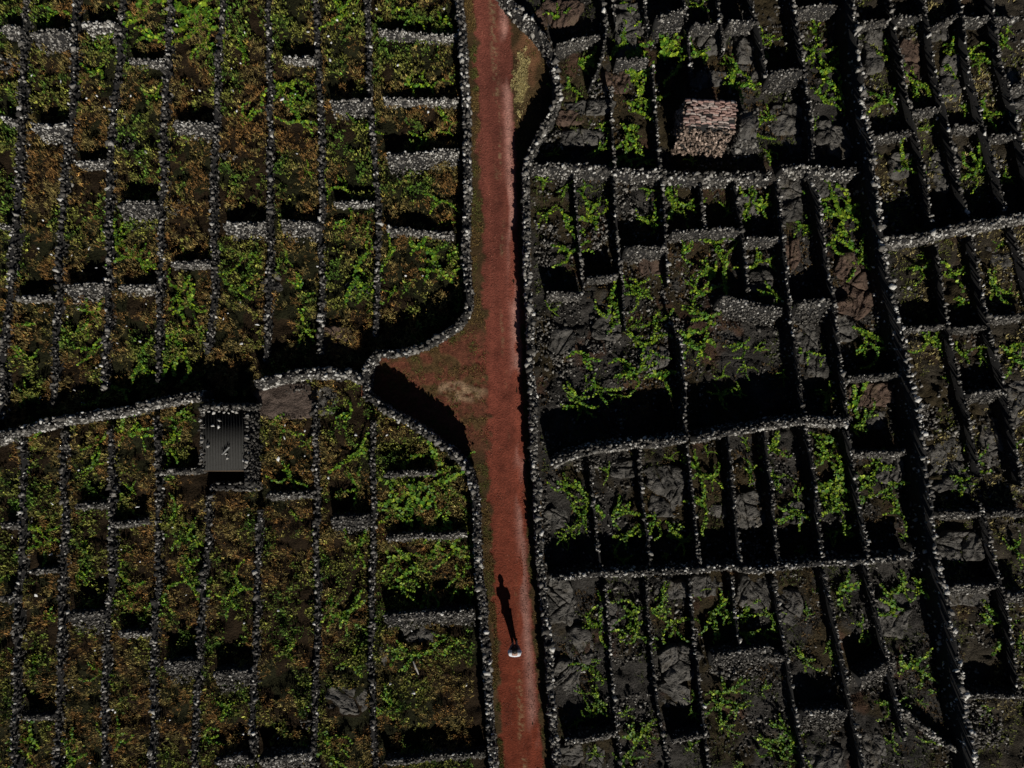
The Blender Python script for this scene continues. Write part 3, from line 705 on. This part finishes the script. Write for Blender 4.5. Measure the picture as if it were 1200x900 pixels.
# ------------------------------------------------------------------ grapevines
def vine_meshes(seed, R=.42):
    r = np.random.default_rng(seed)
    lv, lf, lc, sv, sf = [], [], [], [], []
    for a in range(r.integers(4, 8)):
        t = r.random()*2*np.pi; L = R*r.uniform(.6, 1.75); cur = r.normal(0, .8); k = max(4, int(L/.02))
        p = np.array([0., 0., .05]); pts = [p.copy()]
        for j in range(k):
            t += cur/k*.9+r.normal(0, .12)
            p = p+np.array([math.cos(t), math.sin(t), (.75-1.0*j/k)*.9+r.normal(0, .12)])*L/k; pts.append(p.copy())
            for _ in range(2 if r.random() < .55 else 1):
                c = p+r.normal(0, .016, 3)*[1, 1, .8]; s_ = r.uniform(.02, .05)*(1.15-.5*j/k)
                d1 = r.normal(0, 1, 3)*[1, 1, .35]; d1 /= np.linalg.norm(d1)
                up = np.array([0, 0, 1.])+r.normal(0, .55, 3); d2 = np.cross(up, d1); d2 /= np.linalg.norm(d2); nrm = np.cross(d1, d2)
                b = len(lv); fold = nrm*s_*.25
                lv += [c-d1*s_, c+d2*s_*.9+fold, c+d1*s_*1.1, c-d2*s_*.9+fold]; lf += [(b, b+1, b+2), (b, b+2, b+3)]
                g = r.uniform(.45, 1.35); y_ = r.uniform(0, 1)**2
                lc += [np.array([.065+.30*y_, .185+.29*y_, .014+.014*y_])*g]*4
        q = np.array(pts[::3]); w0 = .012
        for j, c in enumerate(q):
            ww = w0*(1-.7*j/len(q)); b = len(sv)
            sv += [c+[ww, 0, -.01], c+[-ww*.5, ww*.87, -.01], c+[-ww*.5, -ww*.87, -.01]]
            if j:
                for i in range(3): sf.append((b-3+i, b-3+(i+1) % 3, b+(i+1) % 3, b+i))
    b = len(sv)
    sv += [np.array(v) for v in [(.025, 0, -.12), (-.012, .02, -.12), (-.012, -.02, -.12), (.015, 0, .07), (-.008, .013, .07), (-.008, -.013, .07)]]
    sf += [(b+i, b+(i+1) % 3, b+3+(i+1) % 3, b+3+i) for i in range(3)]
    return (np_mesh("vine_leaves", np.array(lv), np.array(lf), M_LEAF, col=np.array(lc)), np_mesh("vine_stem", np.array(sv), np.array(sf), M_STEM))
VR = """640,12,8 657,22,9 680,70,14 668,100,10 738,52,16 730,58,12 735,35,10 775,65,18 800,70,14 820,62,12 745,90,14 750,115,14 755,130,10 735,155,12 745,165,10 732,182,12 755,188,12 705,150,8 702,175,10 648,178,8 860,100,12 870,85,10 855,75,8 895,140,10 893,160,8 822,5,8 737,5,8 638,213,8 662,218,8 685,220,8 787,218,10 765,222,8 880,218,8 895,40,7 810,188,6
905,45,8 902,65,7 958,35,10 955,60,12 975,75,14 965,90,12 985,112,12 968,118,10 903,135,8 980,150,8 960,140,8 900,180,8 1045,65,10 1035,120,12 1055,135,10 1075,100,10 1090,112,10 1118,52,9 1110,70,10 1138,65,10 1148,75,8 1175,30,8 1180,50,9 1130,127,8 1160,130,14 1150,195,14 1140,205,10 1060,190,12 1190,205,8 1178,210,8 1085,150,8
642,250,10 665,265,10 667,295,12 690,255,14 697,240,8 763,262,10 758,253,8 790,245,12 805,240,12 853,245,8 880,235,14 895,245,10 840,285,12 800,297,10 855,295,8 885,312,10 835,325,14 820,345,12 850,320,12 815,335,8 830,370,14 812,360,8 715,350,12 740,335,10 748,345,10 757,343,8 773,322,6 715,375,12 645,363,6 742,395,10 745,380,8 770,378,12 760,405,12 805,398,14 825,400,12 870,403,10 875,430,8 890,410,7 685,415,12 735,425,12 745,438,12 770,440,14 730,440,8 848,440,8 688,448,6
945,265,12 965,235,12 990,255,18 985,245,14 1010,250,10 975,280,12 1000,290,14 1010,300,12 1005,310,10 905,310,8 908,345,10 943,410,10 963,433,8 920,440,8 1025,395,12 1030,410,12 1015,405,10 1080,315,10 1085,302,7 1135,355,9 1120,320,12 1165,335,14 1180,345,8 1090,400,12 1100,405,8 1130,415,10 1150,415,9 1112,440,8 1185,415,14 1195,405,8 1175,285,6
702,455,12 675,465,14 680,475,10 725,463,8 845,462,10 868,460,8 713,555,7 685,578,14 662,573,10 690,590,10 680,605,10 668,620,8 662,630,8 687,610,8 660,635,6 720,600,12 740,600,10 735,628,14 745,625,8 725,655,9 730,665,6 787,537,6 785,630,12 765,612,10 800,635,10 783,650,6 820,550,12 835,560,10 828,595,12 830,530,6 875,520,8 880,555,10 820,625,6 898,530,6
970,465,10 972,455,8 1005,475,16 1015,490,12 1000,500,10 978,515,14 968,535,12 980,570,18 965,575,14 990,580,14 975,590,12 985,600,10 1025,560,14 1028,540,10 1045,568,10 1018,570,10 1057,602,10 1040,585,7 905,525,12 910,560,10 932,600,12 925,595,8 935,580,8 985,622,10 975,628,8 998,625,8 1137,540,12 1130,565,10 1120,573,8 1177,490,7 1195,520,8 1190,643,10 1120,655,6 1062,633,6 940,650,8
777,695,10 772,700,8 765,715,12 745,720,12 735,740,12 748,745,10 790,730,12 705,708,10 702,735,12 690,733,8 700,775,6 690,785,12 705,797,8 700,820,12 685,815,8 693,835,8 677,850,8 685,857,8 705,828,8 732,835,8 745,870,14 735,885,12 755,860,10 762,850,8 697,885,8 817,698,8 835,720,14 845,712,10 875,720,12 865,740,10 897,745,8 853,810,12 845,828,12 865,830,12 835,815,8 815,820,8 813,835,8 895,808,8 850,850,10 855,870,8 870,895,8 810,875,8
985,690,14 990,697,8 945,718,8 903,720,8 905,740,10 960,695,8 1060,690,12 1050,710,14 1075,685,10 1085,690,8 1010,735,8 1015,745,7 970,755,8 943,773,12 978,775,6 1065,782,14 1080,788,10 1107,803,8 1095,812,6 1040,825,10 1052,855,8 1045,870,9 1088,870,9 1080,825,5 920,852,10 930,857,8 915,875,14 930,880,12 905,878,10 925,893,8 1150,700,14 1160,730,10 1175,750,12 1195,755,8 1160,835,8"""
VL = """220,15,22 235,30,20 215,30,15 245,10,14 240,50,14 165,20,18 180,45,14 110,80,12 70,12,10 120,55,10 180,110,10 285,60,12 290,140,10 330,100,16 345,105,12 350,140,12 355,120,10 400,20,12 410,15,10 485,20,12 515,25,12 505,100,10 480,100,10 520,135,10 525,155,8 500,160,10 385,220,12 405,215,8 360,200,8 425,150,10 135,280,12 155,300,14 165,310,12 140,275,10 210,340,12 220,355,14 215,385,16 205,415,18 230,390,10 285,300,12 290,320,10 275,340,10 105,410,10 165,420,12 30,420,12 20,380,10 110,370,14 90,390,12 410,260,12 430,280,10 415,320,16 430,325,12 430,345,12 455,302,12 490,290,12 510,305,16 525,300,12 520,320,12 460,340,8 520,235,10 525,260,8 350,340,12 355,385,12 335,300,8
30,460,10 130,455,14 205,490,12 215,495,10 115,520,10 110,545,12 35,525,12 200,520,12 210,535,8 150,510,14 165,510,10 145,585,12 155,575,8 205,600,12 220,625,14 215,650,14 100,650,12 90,670,12 55,640,14 50,620,12 325,500,14 340,560,12 360,520,8 415,535,14 420,570,12 410,485,12 420,640,12 345,605,8
465,560,18 480,575,22 500,570,20 520,560,20 530,550,14 490,600,20 460,600,14 525,590,14 510,610,12 525,635,18 532,648,14 500,655,18 465,655,14 480,660,12 540,670,10 470,690,12 500,695,12 540,685,12 400,720,16 410,715,12 390,715,10 415,775,12 335,765,10 155,690,14 150,705,10 195,690,12 225,690,12 280,690,14 270,700,10 50,720,10 40,780,10 115,790,10 35,870,14 20,865,10 90,870,10 85,895,12 135,865,12 240,870,12 265,830,10 475,765,14 485,765,12 510,765,12 460,825,12 450,835,12 385,880,14 395,870,10 525,745,10"""
def parse(s): return [tuple(float(v) for v in t.split(',')) for t in s.split()]
VT = [vine_meshes(100+i) for i in range(14)]
vines = sorted([(x, y, r) for x, y, r in parse(VR)]+[(x, y, r*.95) for x, y, r in parse(VL)], key=lambda q: -q[2])
big, small = vines[:298], vines[298:]
recs = []
for x, y, r in big:
    z = region(x, y); recs.append([z, strip(z, x, y), y, x, r])
cells = {}
for q in recs: cells.setdefault((q[0], q[1]), []).append(q)
for key in cells: cells[key].sort(key=lambda q: (q[2], q[3]))
for q in recs:
    z, s_, y, x, r = q
    X, Y = P(x, y, .15); g = float(ground_h(np.array([X]), np.array([Y]))[0])
    mates = cells[(z, s_)]; k = mates.index(q)
    size = "large" if r >= 16 else "small" if r <= 8.5 else "leafy"
    kk = f", {ORD[k]} from top" if len(mates) > 1 else ""
    lab = f"{size} green grapevine, {ORD[min(s_, 19)]} strip {side(z)} {ZONE[z]}{kk}"
    root = link("grapevine", None, None, (float(X), float(Y), g), lab, "grapevine", "grapevines sprawling in the walled plots")
    root.rotation_euler = (0, 0, random.random()*6.28); s = r/11.0*1.42; root.scale = (s, s, min(s, 1.1)*1.35)
    lm, sm = random.choice(VT)
    link("leaves", lm, root, kind="stuff"); link("stem", sm, root)
# the smallest shoots as one object
LV, LF, LC, off = [], [], [], 0
for x, y, r in small:
    lm, sm = random.choice(VT); n = len(lm.vertices); co = np.empty(n*3, np.float32); lm.vertices.foreach_get("co", co); co = co.reshape(-1, 3)*(r/11.0*1.12)
    t = random.random()*6.28; R2 = np.array([[math.cos(t), -math.sin(t), 0], [math.sin(t), math.cos(t), 0], [0, 0, 1]])
    X, Y = P(x, y, .1); co = co@R2.T+[X, Y, float(ground_h(np.array([X]), np.array([Y]))[0])]
    f = np.empty(len(lm.polygons)*3, np.int32); lm.polygons.foreach_get("vertices", f)
    c = np.empty(n*4, np.float32); lm.color_attributes["Col"].data.foreach_get("color", c)
    LV.append(co); LF.append(f.reshape(-1, 3)+off); LC.append(c.reshape(-1, 4)[:, :3]); off += n
if LV:
    link("vine_shoots", np_mesh("vine_shoots", np.vstack(LV), np.vstack(LF), M_LEAF, col=np.vstack(LC)), label="small green vine shoots dotted between the larger grapevines", kind="stuff", cat=None)

# ------------------------------------------------------------------ white stones among the weeds
WS = "37,88 71,95 101,115 113,112 122,125 145,137 153,112 189,189 171,178 164,190 207,30 225,105 234,106 253,163 282,74 271,80 287,38 272,106 277,130 315,26 361,37 414,15 441,10 395,23 388,50 385,42 387,70 331,116 358,128 346,110 329,185 348,180 466,76 520,10 502,131 50,258 45,291 60,298 84,299 104,291 96,318 113,314 132,302 52,366 92,362 79,371 113,431 137,402 164,400 160,433 148,382 171,356 282,354 262,373 267,367 269,245 283,402 302,380 372,312 475,323 495,323 87,457 47,466 97,472 11,480 55,463 334,498 357,505 333,513 326,537 357,534 385,560 417,509 355,553 453,510 92,551 161,594 14,629 61,590 60,650 142,644 164,658 202,618 291,603 120,676 42,697 218,697 286,730 111,762 85,805 132,832 135,834 199,844 105,894 131,897 285,860 326,715 482,739 457,801 485,812 547,802 326,865"
wsm = [stones_mesh("white_stone", np.zeros((1, 3)), np.array([1.]), np.array([1.])) for _ in range(6)]
for me in wsm:
    me.materials.clear(); me.materials.append(M_WHITE)
pts = [tuple(float(v) for v in t.split(',')) for t in WS.split()]
wr_ = [[region(x, y), strip(region(x, y), x, y), y, x] for x, y in pts]
for q in wr_:
    z, s_, y, x = q
    mates = sorted([p for p in wr_ if p[0] == z and p[1] == s_], key=lambda p: (p[2], p[3])); k = mates.index(q)
    X, Y = P(x, y, .25)
    o = link("white_stone", random.choice(wsm), None, (float(X), float(Y), .24),
             f"small bright white stone, {ORD[s_]} strip {side(z)} {ZONE[z]}, {ORD[k]} from top", "stone", "white stones dotted among the weeds")
    o.rotation_euler = (random.random()*6, random.random()*6, random.random()*6); v = random.uniform(.035, .06); o.scale = (v*.8, v*1.3, v)
# pale stake below the slab left of the road
def tube_mesh(name, pts, rad, m, k=6):
    V, F = [], []
    for j, (p, r_) in enumerate(zip(pts, rad)):
        for i in range(k):
            t = 2*math.pi*i/k; V.append((p[0]+r_*math.cos(t), p[1]+r_*math.sin(t)*.6, p[2]+r_*math.sin(t)*.8))
        if j:
            for i in range(k): F.append(((j-1)*k+i, (j-1)*k+(i+1) % k, j*k+(i+1) % k, j*k+i))
    return np_mesh(name, np.array(V), np.array(F), m, smooth=True)
a = P(485, 774, .1); b = P(490, 792, .35)
link("pale_branch", tube_mesh("pale_branch", [(a[0], a[1], .2), ((a[0]+b[0])/2+.02, (a[1]+b[1])/2, .3), (b[0], b[1], .22)], [.03, .045, .02], plain("dead_wood", (.5, .48, .44))),
     label="bleached dead branch lying in weeds left of the road, near the bottom", cat="branch")

# ------------------------------------------------------------------ buildings
def box_mesh(name, x0, x1, y0, y1, z0, z1, m):
    V = np.array([[x, y, z] for z in (z0, z1) for y in (y0, y1) for x in (x0, x1)], float)
    return np_mesh(name, V, CF, m)
def face_stones(x0, x1, y0, y1, z0, z1, dens, size, bright=.5):
    """stones over the four sides of a block"""
    per = 2*(x1-x0+y1-y0); n = int(per*(z1-z0)*dens); q = rng.random(n)*per; z = rng.uniform(z0, z1, n)
    a, b = x1-x0, y1-y0
    X = np.where(q < a, x0+q, np.where(q < a+b, x1, np.where(q < 2*a+b, x1-(q-a-b), x0)))
    Y = np.where(q < a, y0, np.where(q < a+b, y0+(q-a), np.where(q < 2*a+b, y1, y1-(q-2*a-b))))
    return np.column_stack([X, Y, z])+rng.normal(0, .015, (n, 3)), size*rng.uniform(.7, 1.3, n), np.clip(rng.beta(1.8, 2.2, n)*.75+bright*.4-.15, 0, 1)
# shed with corrugated roof: four walls, roof sheets on battens
hs = 1.45
sx0, syN = P(234, 477, hs); sx1, syS = P(287, 553, hs)
sx0, sx1, syN, syS = float(sx0), float(sx1), float(syN), float(syS); ox, oy = (sx0+sx1)/2, (syN+syS)/2
shed = link("stone_shed", None, None, (ox, oy, 0), "small stone shed with dark corrugated roof beside the diagonal wall", "shed")
wx, wy = (sx1-sx0)/2, (syN-syS)/2
for nm, (a0, a1, b0, b1, top) in {"back": (-wx-.04, wx+.12, wy-.08, wy+.06, hs-.04), "left": (-wx-.05, -wx+.05, -wy-.02, wy-.08, hs-.16), "right": (wx-.02, wx+.07, -wy-.6, wy-.08, hs-.10)}.items():
    wl_ = link("wall", box_mesh("shed_wall", a0+.05, a1-.05, b0+.05, b1-.05, -.2, top-.06, M_CORE), shed)
    p_, r_, t_ = face_stones(a0, a1, b0, b1, 0, top, 75, .055, .12)
    n = int((a1-a0)*(b1-b0)*140); p2 = np.column_stack([rng.uniform(a0, a1, n), rng.uniform(b0, b1, n), np.full(n, top)+rng.normal(0, .02, n)])
    link("stones", stones_mesh("shed_stones", np.vstack([p_, p2]), np.r_[r_, .06*rng.uniform(.7, 1.5, n)], np.r_[t_, np.clip(rng.beta(2, 2, n), 0, .95)]), wl_, kind="stuff")
M_TIN = plain("weathered_fibre_cement", (.04, .039, .036), .75, .3, .3)
ns = 5; sw = (2*wx-.1)/ns
for i in range(ns):
    for j in range(1):
        c0 = -wx+.06+i*sw; r0 = wy-.12 if j == 0 else .03; r1 = -wy+.02
        cols = 31; xs = np.linspace(c0, c0+sw, cols); V = []
        for k_, yy in enumerate((r0, r1)):
            zz = hs-.16-(wy-yy)*.03+.055*np.cos((xs-c0)/(sw/3)*2*np.pi)+random.uniform(0, .02)-(0 if k_ == 0 else .01*i%2)
            V += [(x_, yy, z_) for x_, z_ in zip(xs, zz)]
        V = np.array(V); a = np.arange(cols-1); F = np.stack([a, a+cols, a+cols+1, a+1], -1)
        o = link("roof_sheet", np_mesh("roof_sheet", V, F, M_TIN, smooth=True), shed)
        md = o.modifiers.new("thick", 'SOLIDIFY'); md.thickness = .012
link("lintel", box_mesh("lintel", -wx-.05, wx+.05, -wy-.02, -wy+.06, hs-.42, hs-.30, M_STEM), shed)
link("threshold_wall", box_mesh("threshold_wall", -wx, wx+.05, -wy-.78, -wy-.62, -.1, .35, M_CORE), shed)
p_, r_, t_ = face_stones(-wx-.02, wx+.1, -wy-.82, -wy-.58, 0, .4, 110, .06, .7)
link("stones", stones_mesh("threshold_stones", p_, r_, t_), shed.children[-1], kind="stuff")
RS = [(238,483),(244,482),(250,484),(256,482),(262,483),(267,484),(272,482),(276,483),(256,493),(248,499),(255,500),(242,523),(263,532),(284,540),(265,537)]
for i, (x, y) in enumerate(RS):
    X, Y = P(x, y, hs); zz = hs-.06-(syN-float(Y))*.03
    row = i < 8
    lab = (f"roof weight stone, {ORD[i]} from the left along the corrugated roof's upper edge" if row else f"loose weight stone on the corrugated roof, {ORD[sorted([p for p in RS[8:]], key=lambda p:(p[1], p[0])).index((x, y))]} from top")
    o = link("roof_stone", stones_mesh("roof_stone", np.zeros((1, 3)), np.array([random.uniform(.045, .065)]), np.array([random.uniform(.8, 1.0)])), None, (float(X), float(Y), zz), lab, "stone", "stones weighing down the corrugated roof")
a = P(260, 529, hs); b = P(266, 526, hs)
link("roof_batten", tube_mesh("roof_batten", [(a[0]-.03, a[1]-.12, hs-.11), (b[0]+.03, b[1]+.04, hs-.10)], [.035, .035], plain("old_batten", (.22, .22, .21))), label="short grey stick lying across the corrugated roof", cat="stick")

# hut with tiled roof
hh_ = 1.9
hx0, hyN = P(803, 117, hh_); hx1, hyS = P(862, 148, hh_-.1); hx0, hx1, hyN, hyS = map(float, (hx0, hx1, hyN, hyS))
ox, oy = (hx0+hx1)/2, (hyN+hyS)/2; wx, wy = (hx1-hx0)/2, (hyN-hyS)/2
hut = link("stone_hut", None, None, (ox, oy, 0), "stone hut with reddish tiled roof and deep black shadow, right of road", "hut"); hut.rotation_euler = (0, 0, math.radians(-3))
bw = link("wall", box_mesh("hut_wall", -wx+.05, wx-.05, -wy-.04, wy-.05, -.2, hh_-.14, M_CORE), hut)
p_, r_, t_ = face_stones(-wx, wx, -wy-.09, wy, 0, hh_-.08, 110, .052, .85)
# batter on the sunny face
sel = p_[:, 1] < -wy+.02; p_[sel, 1] -= (hh_-p_[sel, 2])*.22
hm = stones_mesh("hut_stones", p_, r_, t_); hm.materials.clear(); hm.materials.append(M_STONE_W)
link("stones", hm, bw, kind="stuff")
link("buttress", np_mesh("hut_buttress", np.array([[-wx+.05, -wy-.02, hh_-.14], [wx-.05, -wy-.02, hh_-.14], [wx-.05, -wy-.45, -.1], [-wx+.05, -wy-.45, -.1], [-wx+.05, -wy-.02, -.1], [wx-.05, -wy-.02, -.1]]),
     np.array([[0, 3, 2, 1], [0, 4, 3, 3], [1, 2, 5, 5]])[:1], M_CORE), hut)
roof = link("roof", box_mesh("hut_roof", -wx+.02, wx-.02, -wy, wy, hh_-.12, hh_-.06, M_CORE), hut)
M_TILE = vcol_material("clay_tile", 26., .6, .03, .6, 1.3)
ncr, nt_ = 12, 9
TC = np.array([(.42, .29, .25), (.36, .23, .195), (.42, .35, .31), (.22, .14, .12), (.45, .36, .32), (.13, .10, .09)])
for j in range(ncr):
    V, F, K = [], [], []
    y0_ = wy-.02-j*(2*wy)/ncr; cw = (2*wx)/nt_; sh = random.uniform(-.06, .06)
    for i in range(nt_):
        xc = -wx+(i+.5)*cw+sh+random.uniform(-.03, .03); zt = hh_-.03-j*.006+random.uniform(-.02, .025); yj = random.uniform(-.02, .02); tl = random.uniform(-.03, .03)
        if random.random() < .08: continue
        b = len(V); kc = TC[min(5, int(abs(random.gauss(0, 2.2))))]*random.uniform(.7, 1.25)
        for yy, dz, wd in ((y0_+.03, 0, .9), (y0_-(2*wy)/ncr-.01, .045, 1.0)):
            for q in range(7):
                t = math.pi*q/6; V.append((xc-cw*.5*wd*math.cos(t), yy+yj+tl*math.cos(t), zt+dz+.028*math.sin(t))); K.append(kc)
        F += [(b+q, b+7+q, b+8+q, b+1+q) for q in range(6)]
    o = link("tile_course", np_mesh("tile_course", np.array(V), np.array(F), M_TILE, col=np.array(K)), roof, kind="stuff")
    md = o.modifiers.new("thick", 'SOLIDIFY'); md.thickness = .018
# lower annex on the right
ax0, ayN = P(868, 128, 1.3); ax1, ayS = P(888, 160, 1.3); ax0, ax1, ayN, ayS = [float(v) for v in (ax0, ax1, ayN, ayS)]
ax0 -= .0
an = link("annex", box_mesh("hut_annex", max(ax0-ox, wx+.03)+.04, ax1-ox, ayS-oy, ayN-oy, -.2, 1.25, M_LAVA), hut)
p_, r_, t_ = face_stones(max(ax0-ox, wx+.03)+.04, ax1-ox, ayS-oy-.02, ayN-oy, 0, 1.28, 80, .055, .4)
link("stones", stones_mesh("annex_stones", p_, r_, t_), an, kind="stuff")
build_wall([(862, 172), (890, 166)], .5, .35, .15, "short pale wall stub in front of the hut's annex", bright=.65, size=.06, extend=False)

# ------------------------------------------------------------------ the person on the road
def skin_obj(name, verts, edges, radii, m, parent=None, sub=1, **kw):
    me = bpy.data.meshes.new(name); me.from_pydata(verts, edges, []); me.materials.append(m)
    o = link(name, me, parent, **kw)
    md = o.modifiers.new("skin", 'SKIN'); md.use_smooth_shade = True
    ss = o.modifiers.new("sub", 'SUBSURF'); ss.levels = ss.render_levels = sub
    for i, r_ in enumerate(radii):
        me.skin_vertices[0].data[i].radius = (r_, r_) if not isinstance(r_, tuple) else r_
    me.skin_vertices[0].data[0].use_root = True
    return o
M_SKIN = plain("skin", (.42, .25, .18), .6); M_HAIR = plain("dark_hair", (.02, .016, .013), .6)
M_SHIRT = plain("white_shirt", (.8, .81, .84), .75); M_TROUS = plain("navy_trousers", (.02, .025, .05), .85); M_SHOE = plain("dark_shoe", (.03, .03, .03), .7)
fx, fy = P(603, 753)
# local: x right, y north (the person faces north, back to the sun)
V = [(0,0,.95),(0,.03,1.12),(0,.08,1.28),(0,.13,1.40),(0,.21,1.46),(0,.27,1.51),(0,.33,1.56),
     (.17,.13,1.38),(.20,.16,1.15),(.13,.29,1.07),(.08,.36,1.11),
     (-.17,.13,1.38),(-.20,.16,1.15),(-.13,.29,1.07),(-.08,.36,1.11),
     (.085,0,.90),(.075,.01,.50),(.07,-.02,.09),(.075,.10,.04),
     (-.085,0,.90),(-.075,.01,.50),(-.07,-.02,.09),(-.075,.10,.04)]
E = [(0,1),(1,2),(2,3),(3,4),(4,5),(5,6),(3,7),(7,8),(8,9),(9,10),(3,11),(11,12),(12,13),(13,14),(0,15),(15,16),(16,17),(17,18),(0,19),(19,20),(20,21),(21,22)]
Rd = [(.15,.10),(.14,.095),(.16,.105),(.10,.08),.07,.088,.082, .06,.042,.032,.032, .06,.042,.032,.032, .08,.052,.036,.035, .08,.052,.036,.035]
person = skin_obj("person", V, E, Rd, M_SKIN, None, 2, loc=(float(fx), float(fy), .03), label="person in white shirt and dark trousers standing on the red road, casting a long shadow", cat="person")
V = [(0,0,.98),(0,.03,1.12),(0,.08,1.28),(0,.13,1.40),(.17,.13,1.39),(.21,.15,1.19),(-.17,.13,1.39),(-.21,.15,1.19)]
skin_obj("shirt", V, [(0,1),(1,2),(2,3),(3,4),(4,5),(3,6),(6,7)], [(.19,.13),(.18,.13),(.20,.14),(.13,.11),.088,.07,.088,.07], M_SHIRT, person, 2)
V = [(0,0,.97),(.085,0,.88),(.062,.01,.50),(.058,-.02,.12),(-.085,0,.88),(-.062,.01,.50),(-.058,-.02,.12)]
skin_obj("trousers", V, [(0,1),(1,2),(2,3),(0,4),(4,5),(5,6)], [(.18,.12),.11,.078,.06,.11,.078,.06], M_TROUS, person, 2)
for s_ in (-1, 1):
    skin_obj("shoe", [(.075*s_,-.05,.045),(.077*s_,.05,.045),(.08*s_,.16,.035)], [(0,1),(1,2)], [.05,.05,.042], M_SHOE, person, 2)
    for q in range(5):                                        # fingers closed loosely in front of the waist
        bx = .08*s_+(q-2)*.013*s_
        skin_obj("finger", [(bx,.365,1.11),(bx-.008*s_,.415,1.105-.004*q),(bx-.016*s_,.43,1.075)] if q < 4 else [(.055*s_,.35,1.12),(.03*s_,.38,1.135),(.02*s_,.405,1.13)],
                 [(0,1),(1,2)], [.010,.009,.008], M_SKIN, person, 1)
def ell_mesh(name, c, r3, m, zmin=-2, seg=18, rg=12):
    V, F = [], []
    for i in range(rg+1):
        ph = math.pi*i/rg
        for j in range(seg):
            t = 2*math.pi*j/seg; V.append((c[0]+r3[0]*math.sin(ph)*math.cos(t), c[1]+r3[1]*math.sin(ph)*math.sin(t), c[2]+r3[2]*math.cos(ph)))
    for i in range(rg):
        if math.cos(math.pi*(i+.5)/rg) < zmin: continue
        for j in range(seg): F.append((i*seg+j, (i+1)*seg+j, (i+1)*seg+(j+1) % seg, i*seg+(j+1) % seg))
    return np_mesh(name, np.array(V), np.array(F), m, smooth=True)
link("hair", ell_mesh("hair", (0, .295, 1.56), (.104, .118, .135), M_HAIR, -.9), person)
link("nose", ell_mesh("nose", (0, .42, 1.48), (.014, .02, .022), M_SKIN), person)
for s_ in (-1, 1):
    link("ear", ell_mesh("ear", (.088*s_, .32, 1.52), (.014, .022, .032), M_SKIN), person)
    link("eye", ell_mesh("eye", (.032*s_, .41, 1.51), (.013, .01, .009), M_HAIR), person)
link("mouth", ell_mesh("mouth", (0, .395, 1.44), (.024, .01, .007), plain("lip", (.3, .12, .1))), person)
print("objects", len(sc.objects), "tris approx", sum(len(o.data.loops)-2*len(o.data.polygons) for o in sc.objects if o.type == 'MESH'))
